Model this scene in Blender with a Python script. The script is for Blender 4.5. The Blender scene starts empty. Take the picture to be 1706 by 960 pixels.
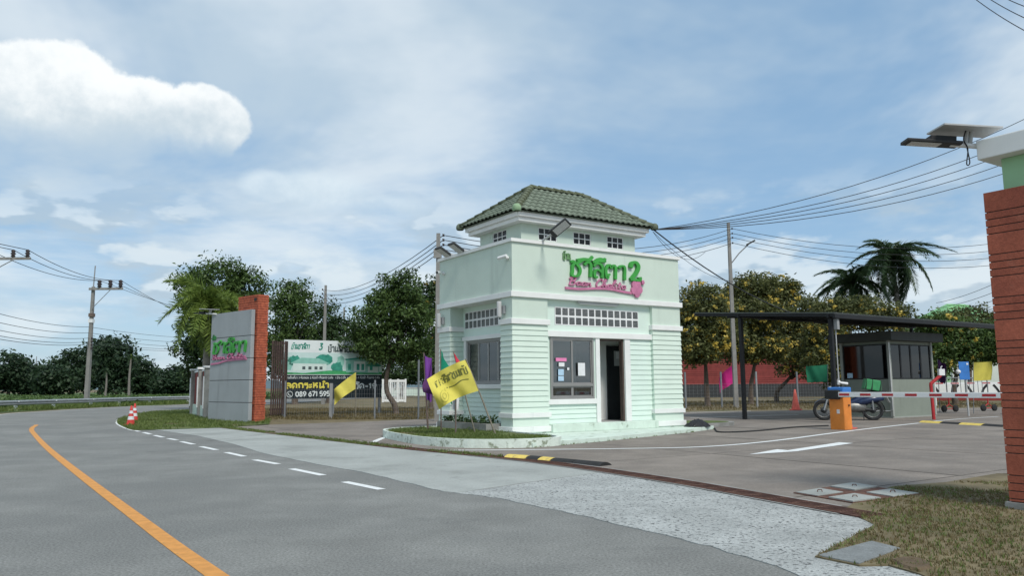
import bpy, bmesh, math, random
import numpy as np
from mathutils import Vector, Matrix
R = math.radians
sc = bpy.context.scene
col = sc.collection
# ------------------------------------------------------------------ camera
F, CX, CY, HC = 1296., 853., 480., 1.25
PIT = math.atan2(164, F); ROLL = 0.00776
cp, sp, cr, sr = math.cos(PIT), math.sin(PIT), math.cos(ROLL), math.sin(ROLL)
FW = Vector((0, cp, sp)); U0 = Vector((0, -sp, cp)); R0 = Vector((1, 0, 0))
RT = R0*cr - U0*sr; UP = U0*cr + R0*sr
EYE = Vector((0, 0, HC))
camd = bpy.data.cameras.new('camera'); cam = bpy.data.objects.new('camera', camd); col.objects.link(cam)
camd.sensor_width = 36; camd.lens = 36*F/1706; camd.clip_start = .05; camd.clip_end = 9000
cam.matrix_world = Matrix(((RT.x, UP.x, -FW.x, 0), (RT.y, UP.y, -FW.y, 0), (RT.z, UP.z, -FW.z, HC), (0, 0, 0, 1)))
sc.camera = cam
sc.render.resolution_x, sc.render.resolution_y = 1024, 577
# ------------------------------------------------------------------ sun, sky, exposure
SUN_EL, SUN_AZ = R(51), R(152)          # azimuth clockwise from +Y: behind the camera, to its right
sd = bpy.data.lights.new('sun', 'SUN'); sd.energy = 2.1; sd.angle = R(14); sd.color = (1, .945, .865)
sun = bpy.data.objects.new('sun', sd); col.objects.link(sun)
tosun = Vector((math.sin(SUN_AZ)*math.cos(SUN_EL), math.cos(SUN_AZ)*math.cos(SUN_EL), math.sin(SUN_EL)))
sun.rotation_euler = tosun.to_track_quat('Z', 'Y').to_euler()
sc.view_settings.view_transform = 'Standard'; sc.view_settings.look = 'None'
sc.view_settings.exposure = 0.38; sc.view_settings.gamma = 1
world = bpy.data.worlds.new('World'); sc.world = world; world.use_nodes = True
def build_sky():
    nt = world.node_tree; N = nt.nodes; Lk = nt.links; N.clear()
    def M(op, a, b=None, c=None, clamp=False):
        n = N.new('ShaderNodeMath'); n.operation = op; n.use_clamp = clamp
        for i, v in enumerate((a, b, c)):
            if v is None: continue
            if isinstance(v, (int, float)): n.inputs[i].default_value = v
            else: Lk.new(v, n.inputs[i])
        return n.outputs[0]
    def mix(f, a, b):
        n = N.new('ShaderNodeMix'); n.data_type = 'RGBA'
        for s, v in ((n.inputs[0], f), (n.inputs[6], a), (n.inputs[7], b)):
            if isinstance(v, (int, float)): s.default_value = v
            elif isinstance(v, tuple): s.default_value = (*v, 1)
            else: Lk.new(v, s)
        return n.outputs[2]
    def noise(vec, scale, detail=6, rough=.55, dist=0.):
        n = N.new('ShaderNodeTexNoise'); n.noise_dimensions = '2D'; n.inputs['Scale'].default_value = scale; n.inputs['Detail'].default_value = detail
        n.inputs['Roughness'].default_value = rough; n.inputs['Distortion'].default_value = dist
        Lk.new(vec, n.inputs['Vector']); return n.outputs[0]
    def comb(x, y, z=0.):
        n = N.new('ShaderNodeCombineXYZ')
        for i, v in enumerate((x, y, z)):
            if isinstance(v, (int, float)): n.inputs[i].default_value = v
            else: Lk.new(v, n.inputs[i])
        return n.outputs[0]
    def sstep(v, lo, hi):
        n = N.new('ShaderNodeMapRange'); n.interpolation_type = 'SMOOTHSTEP'
        Lk.new(v, n.inputs[0]); n.inputs[1].default_value = lo; n.inputs[2].default_value = hi
        return n.outputs[0]
    tc = N.new('ShaderNodeTexCoord'); sep = N.new('ShaderNodeSeparateXYZ'); Lk.new(tc.outputs['Generated'], sep.inputs[0])
    x, y, z = sep.outputs
    sky = N.new('ShaderNodeTexSky'); sky.sky_type = 'NISHITA'; sky.sun_disc = False
    sky.sun_elevation = SUN_EL; sky.sun_rotation = SUN_AZ; sky.air_density = 1.0; sky.dust_density = .6; sky.ozone_density = 1.6
    az = M('ARCTAN2', x, y); el = M('ARCSINE', z)
    zc = M('ADD', M('MAXIMUM', z, 0.), .16)
    flat = comb(M('DIVIDE', x, zc), M('DIVIDE', y, zc), 3.7)
    # high thin layer and broken layer (the whole dome)
    n1 = noise(flat, .62, 6, .60, .35); n1b = noise(flat, 2.1, 4, .6, .0)
    a1 = sstep(M('ADD', M('MULTIPLY', n1, .78), M('MULTIPLY', n1b, .22)), .33, .60)
    n2 = noise(flat, 1.25, 5, .55, .0)
    base = mix(.62, sky.outputs[0], (2.35, 3.95, 5.7))
    c1 = mix(sstep(n2, .38, .66), (4.4, 5.3, 6.0), (6.1, 6.7, 7.05))
    out = mix(M('MULTIPLY', a1, .76), base, c1)
    # low broken cumulus near the horizon, all round
    sph = comb(M('MULTIPLY', az, 1.0), M('MULTIPLY', el, 2.6), 1.3)
    n3 = noise(sph, 5.2, 5, .56, .0)
    band = M('MULTIPLY', sstep(el, .02, .10), M('SUBTRACT', 1., sstep(el, .17, .27)))
    a3 = M('MULTIPLY', sstep(n3, .44, .58), band)
    sphs = comb(M('ADD', az, .012), M('ADD', M('MULTIPLY', el, 2.6), .05), 1.3)
    lit = sstep(M('SUBTRACT', n3, noise(sphs, 5.2, 3, .56, .0)), -.03, .05)
    out = mix(M('MULTIPLY', a3, .78), out, mix(lit, (3.7, 4.6, 5.35), (5.8, 6.5, 6.9)))
    # cumulus clouds: lobes in azimuth / elevation, frayed by noise
    sph2 = comb(az, el, .4)
    d1 = noise(sph2, 9., 4, .6, 0.); d2 = noise(sph2, 30., 6, .66, 0.)
    fray = M('ADD', M('MULTIPLY', M('SUBTRACT', d1, .5), .85), M('MULTIPLY', M('SUBTRACT', d2, .5), .38))
    def direction(px, py):
        d = (FW + RT*((px-CX)/F) - UP*((py-CY)/F)).normalized()
        return math.atan2(d.x, d.y), math.asin(d.z)
    def lobes(lst):
        best = None
        for (px, py, rx, ry) in lst:
            a0, e0 = direction(px, py)
            q = M('SQRT', M('ADD', M('POWER', M('ABSOLUTE', M('DIVIDE', M('SUBTRACT', az, a0), rx/F)), 2.), M('POWER', M('ABSOLUTE', M('DIVIDE', M('SUBTRACT', el, e0), ry/F)), 2.)))
            best = q if best is None else M('MINIMUM', best, q)
        return M('SUBTRACT', M('SUBTRACT', 1., best), M('MULTIPLY', fray, .62))
    def cumulus(out, lst, ybase, ytop, lo, hi, amount, dark, bright):
        f = lobes(lst)
        _, eb = direction(CX, ybase); _, et = direction(CX, ytop)
        # flat, soft base
        a = M('MULTIPLY', sstep(f, lo, hi), sstep(M('ADD', el, M('MULTIPLY', M('SUBTRACT', d1, .5), .05)), eb-.022, eb+.016))
        shade = sstep(M('ADD', M('ADD', el, M('MULTIPLY', M('SUBTRACT', d1, .5), .10)), M('MULTIPLY', M('SUBTRACT', d2, .5), .06)), eb-.01, et)
        return mix(M('MULTIPLY', a, amount), out, mix(shade, dark, bright))
    out = cumulus(out, [(-120, 200, 260, 120), (120, 180, 150, 88), (230, 200, 120, 72), (325, 205, 95, 62), (60, 160, 110, 70)], 262, 165, .03, .15, .97, (4.7, 5.5, 6.05), (7.7, 7.95, 8.0))
    out = cumulus(out, [(520, 325, 120, 46), (640, 352, 110, 34), (450, 310, 60, 30)], 352, 290, .0, .5, .55, (4.9, 5.9, 6.7), (6.5, 7.3, 7.7))
    bg = N.new('ShaderNodeBackground'); Lk.new(out, bg.inputs[0]); bg.inputs[1].default_value = .1
    wo = N.new('ShaderNodeOutputWorld'); Lk.new(bg.outputs[0], wo.inputs[0])
build_sky()
# ------------------------------------------------------------------ helpers
def ray(x, y): return FW + RT*((x-CX)/F) - UP*((y-CY)/F)
def G(x, y, z=0.):                       # pixel -> point on the horizontal plane at height z
    d = ray(x, y); t = (z-HC)/d.z; return EYE + d*t
def Yd(x, y, dist):                      # pixel -> point at depth dist
    d = ray(x, y); return EYE + d*(dist/d.y)
def zat(P, x, y): d = ray(x, y); return HC + d.z*(P[1]/d.y)
def onplane(x, y, P0, u):                # pixel -> (along, z) on the vertical plane through P0 along u
    n = (-u[1], u[0]); d = ray(x, y); t = (P0[0]*n[0]+P0[1]*n[1])/(d.x*n[0]+d.y*n[1]); p = EYE+d*t
    return (p.x-P0[0])*u[0]+(p.y-P0[1])*u[1], p.z
rng = random.Random(7)

def smoothpts(pts, n=6, closed=False):
    P = [Vector(p) for p in pts]; out = []; L = len(P)
    rngi = range(L if closed else L-1)
    for i in rngi:
        if closed: a, b, c, d = P[(i-1) % L], P[i], P[(i+1) % L], P[(i+2) % L]
        else: a, b, c, d = P[max(i-1, 0)], P[i], P[i+1], P[min(i+2, L-1)]
        for k in range(n):
            t = k/n
            out.append(.5*((2*b)+(c-a)*t+(2*a-5*b+4*c-d)*t*t+(3*b-a-3*c+d)*t*t*t))
    if not closed: out.append(P[-1])
    return out

class MB:
    def __init__(s): s.v = []; s.f = []; s.sm = []
    def add(s, vs, fs, smooth=False):
        o = len(s.v); s.v += [tuple(v) for v in vs]; s.f += [tuple(i+o for i in f) for f in fs]; s.sm += [smooth]*len(fs); return s
    def box(s, x0, x1, y0, y1, z0, z1, inset=0., m=None):      # inset: top face shrinks
        i = inset
        vs = [(x0, y0, z0), (x1, y0, z0), (x1, y1, z0), (x0, y1, z0), (x0+i, y0+i, z1), (x1-i, y0+i, z1), (x1-i, y1-i, z1), (x0+i, y1-i, z1)]
        if m is not None: vs = [m @ Vector(v) for v in vs]
        return s.add(vs, [(3, 2, 1, 0), (4, 5, 6, 7), (0, 1, 5, 4), (1, 2, 6, 5), (2, 3, 7, 6), (3, 0, 4, 7)])
    def prism(s, poly, z0, z1, inset=0.):
        n = len(poly); c = Vector((sum(p[0] for p in poly)/n, sum(p[1] for p in poly)/n))
        top = [Vector((p[0], p[1])) + (c-Vector((p[0], p[1]))).normalized()*inset for p in poly]
        vs = [(p[0], p[1], z0) for p in poly] + [(p.x, p.y, z1) for p in top]
        return s.add(vs, [tuple(range(n-1, -1, -1)), tuple(range(n, 2*n))] + [(i, (i+1) % n, n+(i+1) % n, n+i) for i in range(n)])
    def poly(s, pts): return s.add(pts, [tuple(range(len(pts)))])
    def tube(s, pts, r, n=6, cap=True, smooth=True):
        P = [Vector(p) for p in pts]; rs = r if isinstance(r, (list, tuple)) else [r]*len(P); vs = []
        prev = None
        for i, p in enumerate(P):
            t = (P[min(i+1, len(P)-1)]-P[max(i-1, 0)]); t = t.normalized() if t.length > 1e-9 else Vector((0, 0, 1))
            if prev is None:
                a = t.orthogonal().normalized()
            else:
                a = prev - t*prev.dot(t); a = a.normalized() if a.length > 1e-6 else t.orthogonal().normalized()
            prev = a; b = t.cross(a)
            for k in range(n):
                w = 2*math.pi*k/n; vs.append(p+(a*math.cos(w)+b*math.sin(w))*rs[i])
        fs = [(i*n+k, i*n+(k+1) % n, (i+1)*n+(k+1) % n, (i+1)*n+k) for i in range(len(P)-1) for k in range(n)]
        s.add(vs, fs, smooth)
        if cap: s.add(vs[:n], [tuple(range(n-1, -1, -1))]); s.add(vs[-n:], [tuple(range(n))])
        return s
    def lathe(s, prof, n=16, c=(0, 0, 0), axis='z', smooth=True):
        vs = []
        for (r, h) in prof:
            for k in range(n):
                w = 2*math.pi*k/n; q = (r*math.cos(w), r*math.sin(w), h)
                if axis == 'y': q = (q[0], q[2], q[1])
                if axis == 'x': q = (q[2], q[0], q[1])
                vs.append((q[0]+c[0], q[1]+c[1], q[2]+c[2]))
        fs = [(i*n+k, i*n+(k+1) % n, (i+1)*n+(k+1) % n, (i+1)*n+k) for i in range(len(prof)-1) for k in range(n)]
        return s.add(vs, fs, smooth)
    def build(s, name, mat, parent=None, label=None, kind=None, bevel=0.):
        me = bpy.data.meshes.new(name); me.from_pydata(s.v, [], s.f); me.update()
        me.polygons.foreach_set('use_smooth', s.sm)
        bm = bmesh.new(); bm.from_mesh(me); bmesh.ops.recalc_face_normals(bm, faces=bm.faces)
        if bevel:
            bmesh.ops.bevel(bm, geom=[e for e in bm.edges if e.is_manifold and e.calc_face_angle(0) > .5], offset=bevel, segments=2, profile=.6, affect='EDGES')
        bm.to_mesh(me); bm.free()
        return link(name, me, mat, parent, label, kind)
def link(name, me, mat, parent=None, label=None, kind=None):
    o = bpy.data.objects.new(name, me); col.objects.link(o)
    if mat is not None and not me.materials: me.materials.append(mat)
    if parent is not None: o.parent = parent
    if label: o['label'] = label
    if kind: o['kind'] = kind
    return o
def thing(name, label, cat, loc=(0, 0, 0), rz=0., group=None):
    o = bpy.data.objects.new(name, None); col.objects.link(o); o.empty_display_size = .2
    o.location = loc; o.rotation_euler = (0, 0, rz); o['label'] = label; o['category'] = cat
    if group: o['group'] = group
    return o
def tag(o, label, cat, group=None):
    o['label'] = label; o['category'] = cat
    if group: o['group'] = group
    return o
def struct(o): o['kind'] = 'structure'; return o
def dup(o, parent=None):
    c = o.copy(); col.objects.link(c); c.parent = parent
    for ch in list(o.children): dup(ch, c)
    return c
def place(o, loc, rz=0.): o.location = loc; o.rotation_euler = (0, 0, rz); return o
def xf(o, loc=(0, 0, 0), rot=(0, 0, 0)): o.location = loc; o.rotation_euler = rot; return o

# ------------------------------------------------------------------ materials
def pmat(name, c, rough=.8, var=.12, scale=3., bump=0., bscale=60., spec=.3, metal=0., c2=None, mixlo=.45, mixhi=.62, s2=1.2, streak=None, rnd=0., detail=6, grain=None, c3=None):
    m = bpy.data.materials.new(name); m.use_nodes = True; nt = m.node_tree; N = nt.nodes; Lk = nt.links
    b = N['Principled BSDF']; b.inputs['Roughness'].default_value = rough; b.inputs['Specular IOR Level'].default_value = spec; b.inputs['Metallic'].default_value = metal
    tc = N.new('ShaderNodeTexCoord'); co = tc.outputs['Object']
    def noise(sc_, d=detail, vec=co, r=.6):
        n = N.new('ShaderNodeTexNoise'); n.inputs['Scale'].default_value = sc_; n.inputs['Detail'].default_value = d; n.inputs['Roughness'].default_value = r; Lk.new(vec, n.inputs['Vector']); return n.outputs[0]
    def rampmix(f, lo, hi, a, bb):
        r = N.new('ShaderNodeMapRange'); r.interpolation_type = 'SMOOTHSTEP'; Lk.new(f, r.inputs[0]); r.inputs[1].default_value = lo; r.inputs[2].default_value = hi
        x = N.new('ShaderNodeMix'); x.data_type = 'RGBA'; Lk.new(r.outputs[0], x.inputs[0])
        for s_, v in ((x.inputs[6], a), (x.inputs[7], bb)):
            if isinstance(v, tuple): s_.default_value = (*v[:3], 1)
            else: Lk.new(v, s_)
        return x.outputs[2]
    lo = tuple(min(1, k*(1-var)) for k in c); hi = tuple(min(1, k*(1+var)) for k in c)
    out = rampmix(noise(scale), .3, .7, lo, hi)
    if c2: out = rampmix(noise(s2, 8), mixlo, mixhi, out, c2)
    if streak:                                   # (colour, xy scale, lo, hi): vertical weather streaks
        mp = N.new('ShaderNodeMapping'); mp.inputs['Scale'].default_value = (streak[1], streak[1], streak[1]*.12); Lk.new(co, mp.inputs[0])
        out = rampmix(noise(1., 7, mp.outputs[0], .65), streak[2], streak[3], out, streak[0])
    if c3:                                       # (colour, scale, lo, hi): patches and stains
        out = rampmix(noise(c3[1], 5, co, .7), c3[2], c3[3], out, c3[0])
    if grain:                                    # (scale, amount): fine aggregate
        gr_ = N.new('ShaderNodeMapRange'); Lk.new(noise(grain[0], 3, co, .75), gr_.inputs[0]); gr_.inputs[1].default_value = .32; gr_.inputs[2].default_value = .68; gr_.inputs[3].default_value = 1-grain[1]; gr_.inputs[4].default_value = 1+grain[1]
        h2_ = N.new('ShaderNodeHueSaturation'); Lk.new(out, h2_.inputs['Color']); Lk.new(gr_.outputs[0], h2_.inputs['Value']); out = h2_.outputs[0]
    if rnd:
        oi = N.new('ShaderNodeObjectInfo'); hs = N.new('ShaderNodeHueSaturation'); Lk.new(out, hs.inputs['Color'])
        mr = N.new('ShaderNodeMapRange'); Lk.new(oi.outputs['Random'], mr.inputs[0]); mr.inputs[3].default_value = 1-rnd; mr.inputs[4].default_value = 1+rnd
        Lk.new(mr.outputs[0], hs.inputs['Value']); out = hs.outputs[0]
    Lk.new(out, b.inputs['Base Color'])
    if bump:
        bn = N.new('ShaderNodeBump'); bn.inputs['Strength'].default_value = bump; bn.inputs['Distance'].default_value = .02
        Lk.new(noise(bscale, 5), bn.inputs['Height']); Lk.new(bn.outputs[0], b.inputs['Normal'])
    return m
def leafmat(name, c1, c2, scale=1.1, trans=.3):
    m = bpy.data.materials.new(name); m.use_nodes = True; nt = m.node_tree; N = nt.nodes; Lk = nt.links
    b = N['Principled BSDF']; b.inputs['Roughness'].default_value = .5; b.inputs['Specular IOR Level'].default_value = .25
    tc = N.new('ShaderNodeTexCoord'); n = N.new('ShaderNodeTexNoise'); n.inputs['Scale'].default_value = scale; n.inputs['Detail'].default_value = 5; Lk.new(tc.outputs['Object'], n.inputs[0])
    n2 = N.new('ShaderNodeTexWhiteNoise'); n2.noise_dimensions = '1D'; g = N.new('ShaderNodeNewGeometry'); Lk.new(g.outputs['Random Per Island'], n2.inputs['W'])
    a = N.new('ShaderNodeMath'); a.operation = 'MULTIPLY_ADD'; Lk.new(n2.outputs['Value'], a.inputs[0]); a.inputs[1].default_value = .45; Lk.new(n.outputs[0], a.inputs[2])
    r = N.new('ShaderNodeMapRange'); Lk.new(a.outputs[0], r.inputs[0]); r.inputs[1].default_value = .4; r.inputs[2].default_value = 1.05
    x = N.new('ShaderNodeMix'); x.data_type = 'RGBA'; Lk.new(r.outputs[0], x.inputs[0]); x.inputs[6].default_value = (*c1, 1); x.inputs[7].default_value = (*c2, 1)
    Lk.new(x.outputs[2], b.inputs['Base Color'])
    t = N.new('ShaderNodeBsdfTranslucent'); Lk.new(x.outputs[2], t.inputs[0]); mx = N.new('ShaderNodeMixShader'); mx.inputs[0].default_value = trans
    Lk.new(b.outputs[0], mx.inputs[1]); Lk.new(t.outputs[0], mx.inputs[2]); Lk.new(mx.outputs[0], N['Material Output'].inputs[0])
    return m
def glassmat(name, tint, refl=.12, rough=.03):
    m = bpy.data.materials.new(name); m.use_nodes = True; nt = m.node_tree; N = nt.nodes; Lk = nt.links; N.remove(N['Principled BSDF'])
    t = N.new('ShaderNodeBsdfTransparent'); t.inputs[0].default_value = (*tint, 1)
    g = N.new('ShaderNodeBsdfGlossy'); g.inputs['Roughness'].default_value = rough
    lw = N.new('ShaderNodeFresnel'); lw.inputs[0].default_value = 1.5
    a = N.new('ShaderNodeMath'); a.operation = 'ADD'; a.use_clamp = True; Lk.new(lw.outputs[0], a.inputs[0]); a.inputs[1].default_value = refl
    mx = N.new('ShaderNodeMixShader'); Lk.new(a.outputs[0], mx.inputs[0]); Lk.new(t.outputs[0], mx.inputs[1]); Lk.new(g.outputs[0], mx.inputs[2])
    Lk.new(mx.outputs[0], N['Material Output'].inputs[0]); return m
MINT = (.585, .685, .60); WHT = (.74, .77, .75)
mt = {}
def mk(k, *a, **kw): mt[k] = pmat(k, *a, **kw)
mk('asphalt', (.212, .216, .204), .88, .13, 1.1, .35, 170, c2=(.175, .18, .172), s2=.35, mixlo=.42, mixhi=.65, grain=(48., .42), c3=((.145, .15, .145), .9, .60, .74))
mk('apron', (.35, .37, .352), .9, .1, 1.6, .2, 120, c2=(.26, .275, .26), s2=.8, mixlo=.46, mixhi=.70, grain=(55., .16), c3=((.23, .24, .225), 1.7, .60, .72))
mk('rough_apron', (.40, .42, .41), .95, .1, 2., .8, 40, c2=(.095, .10, .10), s2=26., mixlo=.55, mixhi=.61, grain=(60., .26), c3=((.28, .295, .288), 1.1, .45, .75))
mk('paving', (.225, .198, .172), .9, .14, .9, .25, 110, c2=(.17, .15, .132), s2=.55, mixlo=.42, mixhi=.68, rnd=.05, grain=(50., .20), c3=((.275, .25, .225), .8, .55, .78))
mk('joint', (.10, .09, .075), .95, .3, 6)
mk('dry_grass', (.165, .135, .078), .95, .25, 2.2, .5, 25, c2=(.10, .10, .045), s2=.33, mixlo=.5, mixhi=.7)
mk('verge', (.10, .135, .04), .95, .25, 3., .5, 30, c2=(.15, .12, .06), s2=.45, mixlo=.5, mixhi=.68)
mk('field', (.055, .10, .028), .95, .3, .35, .5, 6, c2=(.10, .13, .04), s2=.05, mixlo=.48, mixhi=.62)
mk('soil', (.13, .095, .06), .95, .25, 4, .4, 30)
mk('line_white', (.72, .74, .73), .7, .08, 9, c2=(.34, .35, .34), s2=9, mixlo=.58, mixhi=.75)
mk('line_yellow', (.60, .275, .07), .75, .12, 9, c2=(.35, .22, .09), s2=12, mixlo=.6, mixhi=.75)
mk('mint', MINT, .75, .03, 1.2, .05, 60, streak=((.46, .54, .475), 1.7, .54, .80))
mk('mint_board', (.645, .755, .665), .7, .03, 1.5, .04, 60, rnd=.02)
mk('mint_light', (.66, .79, .71), .7, .03, 1.5, rnd=.02)
mk('mint_stained', (.60, .70, .62), .85, .07, 3., .3, 40, c2=(.24, .30, .22), s2=3.5, mixlo=.56, mixhi=.72, streak=((.36, .46, .38), 4., .56, .74))
mk('planter_paint', (.66, .735, .66), .85, .1, 4., .5, 22, c2=(.26, .30, .22), s2=5.5, mixlo=.54, mixhi=.66)
mk('white_trim', (.78, .79, .77), .7, .04, 2., .05, 60, streak=((.52, .57, .55), 3., .6, .85))
mk('white', (.78, .79, .79), .5, .03, 3)
mk('roof_tile', (.155, .19, .145), .75, .2, 5., .25, 40, c2=(.095, .105, .075), s2=2.6, mixlo=.52, mixhi=.70, rnd=.13)
mk('ridge_tile', (.15, .175, .125), .8, .2, 6., .25, 40, c2=(.09, .105, .06), s2=6, mixlo=.45, mixhi=.65, rnd=.12)
mk('hip_cap', (.27, .40, .24), .75, .12, 6., .2, 40)
mk('alu', (.30, .295, .285), .45, .05, 4, metal=.35)
mk('dark_metal', (.045, .048, .05), .5, .15, 5)
mk('black', (.018, .019, .021), .55, .15, 5)
mk('interior', (.34, .34, .335), .85, .06, 2)
mk('door_dark', (.03, .033, .037), .45, .1, 3)
mk('door_brown', (.085, .06, .05), .6, .12, 6)
mk('paper', (.72, .73, .74), .7, .05, 9)
mk('paper_pink', (.72, .22, .42), .7, .1, 9)
mk('paper_blue', (.42, .60, .76), .7, .1, 9)
mk('glassblock', (.10, .105, .105), .15, .3, 22., .9, 30, spec=.8, rnd=.18)
mk('sign_green', (.055, .33, .06), .55, .12, 6, rnd=.05)
mk('sign_green_side', (.03, .19, .05), .6, .12, 6)
mk('sign_green_worn', (.14, .28, .12), .75, .3, 14)
mk('sign_pink', (.53, .19, .32), .6, .12, 8)
mk('grey_metal', (.30, .31, .315), .5, .08, 4)
mk('light_grey', (.46, .47, .47), .6, .05, 4)
mk('lens', (.55, .56, .55), .2, .15, 30)
mk('sign_panel', (.33, .355, .37), .5, .06, 1.1, .03, 30, streak=((.27, .29, .30), 2.2, .52, .75), rnd=.02)
mk('terracotta', (.37, .105, .062), .8, .16, 3., .3, 60, c2=(.30, .083, .052), s2=1.6, mixlo=.46, mixhi=.68, rnd=.10, grain=(26., .16), c3=((.40, .145, .095), 2.2, .56, .78))
mk('red_brick', (.44, .115, .06), .8, .2, 5., .3, 60, c2=(.33, .085, .048), s2=9, mixlo=.44, mixhi=.6)
mk('red_panel', (.23, .04, .035), .7, .1, 4)
mk('red_shed', (.23, .045, .04), .75, .15, 2, rnd=.07)
mk('green_paint', (.33, .56, .33), .75, .05, 2)
mk('slab_grey', (.20, .215, .215), .9, .12, 4., .3, 40, grain=(60., .2))
mk('concrete', (.30, .30, .285), .9, .12, 4., .3, 40, c2=(.21, .21, .195), s2=2.)
mk('pole', (.26, .255, .24), .9, .1, 4., .2, 40, streak=((.17, .165, .155), 6., .5, .75))
mk('wood_dark', (.075, .05, .045), .75, .25, 9, rnd=.2)
mk('galv', (.36, .38, .39), .5, .1, 3, metal=.5)
mk('galv_mesh', (.30, .31, .32), .6, .1, 3, metal=.3)
mk('steel_post', (.20, .215, .23), .6, .12, 4)
mk('rust', (.10, .048, .036), .9, .3, 9., .4, 60, c2=(.16, .085, .06), s2=5.)
mk('rust_dark', (.02, .014, .012), .95, .3, 9)
mk('cone', (.56, .055, .045), .55, .1, 8)
mk('cone_faded', (.62, .13, .10), .6, .15, 8)
mk('orange', (.72, .24, .045), .45, .08, 4, c2=(.55, .19, .05), s2=3, mixlo=.55, mixhi=.75)
mk('blue', (.05, .20, .55), .5, .1, 4)
mk('red', (.45, .035, .04), .5, .1, 6)
mk('booth', (.235, .265, .225), .65, .04, 2., streak=((.19, .21, .18), 3., .55, .8))
mk('booth_trim', (.33, .35, .32), .6, .05, 3)
mk('booth_dark', (.05, .055, .05), .6, .1, 3)
mk('roof_sheet', (.10, .11, .10), .6, .15, 3)
mk('yellow_rubber', (.68, .52, .13), .8, .12, 8, c2=(.4, .32, .14), s2=7, mixlo=.58, mixhi=.7)
mk('rubber', (.028, .029, .03), .85, .2, 12)
mk('moto_blue', (.015, .03, .085), .3, .1, 5, spec=.6)
mk('engine', (.22, .22, .21), .45, .2, 12, metal=.6)
mk('bag_green', (.05, .28, .11), .6, .1, 8)
mk('flag_yellow', (.64, .57, .11), .8, .06, 5); mk('flag_print', (.16, .17, .05), .8, .1, 5); mk('flag_print_faint', (.44, .41, .08), .8, .1, 5)
mk('flag_purple', (.20, .06, .33), .8, .08, 5); mk('flag_green', (.02, .35, .2), .8, .08, 5); mk('flag_darkgreen', (.015, .16, .085), .8, .08, 5)
mk('flag_red', (.6, .05, .08), .8, .08, 5); mk('flag_white', (.68, .7, .72), .8, .08, 5); mk('flag_magenta', (.52, .02, .2), .8, .08, 5); mk('flag_violet', (.09, .03, .12), .8, .1, 5)
mk('bamboo', (.21, .19, .15), .7, .2, 9); mk('pole_wood', (.16, .12, .10), .8, .2, 9)
mk('print_white', (.70, .76, .76), .6, .03, 3); mk('print_sky', (.52, .68, .66), .6, .06, 2); mk('print_dark', (.012, .022, .028), .55, .1, 3)
mk('print_teal', (.04, .27, .20), .6, .25, 4); mk('print_teal2', (.25, .52, .44), .6, .12, 4); mk('print_yellow', (.72, .63, .10), .6, .05, 3); mk('print_ink', (.07, .10, .10), .6, .1, 3); mk('print_green', (.05, .32, .12), .6, .3, 5)
mk('print_house', (.60, .72, .68), .6, .06, 3)
mk('bark', (.12, .095, .075), .95, .25, 6., .6, 30); mk('palm_bark', (.20, .185, .165), .95, .2, 6., .5, 20)
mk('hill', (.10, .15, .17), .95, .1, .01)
mk('green_roof', (.22, .46, .22), .7, .1, 2); mk('house_wall', (.55, .6, .55), .8, .05, 1)
mk('insulator', (.05, .04, .04), .3, .1, 8); mk('wire', (.025, .026, .03), .6, .1, 4)
mk('mirror_plate', (.62, .63, .62), .5, .05, 12)
mt['leaf'] = leafmat('leaf', (.03, .062, .018), (.125, .195, .055))
mt['leaf_dark'] = leafmat('leaf_dark', (.018, .04, .016), (.068, .12, .04))
mt['leaf_olive'] = leafmat('leaf_olive', (.045, .062, .022), (.19, .205, .075))
mt['leaf_far'] = leafmat('leaf_far', (.020, .042, .022), (.055, .095, .045), .25)
mt['frond'] = leafmat('frond', (.075, .13, .025), (.27, .36, .08), .8)
mt['frond_dark'] = leafmat('frond_dark', (.016, .042, .018), (.065, .11, .045), .6)
mt['blossom'] = leafmat('blossom', (.52, .37, .05), (.78, .63, .17), 2., .35)
mt['grass_dry'] = leafmat('grass_dry', (.14, .105, .045), (.24, .20, .10), 1.3, .3)
mt['grass_green'] = leafmat('grass_green', (.085, .125, .03), (.20, .255, .075), 1.0, .35)
mt['crop'] = leafmat('crop', (.045, .09, .028), (.14, .21, .065), .15, .3)
mt['glass'] = glassmat('glass', (.62, .66, .66), .10)
mt['glass_dark'] = glassmat('glass_dark', (.045, .065, .06), .02)
mt['glass_tower'] = glassmat('glass_tower', (.05, .07, .065), .0, .2)

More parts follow.
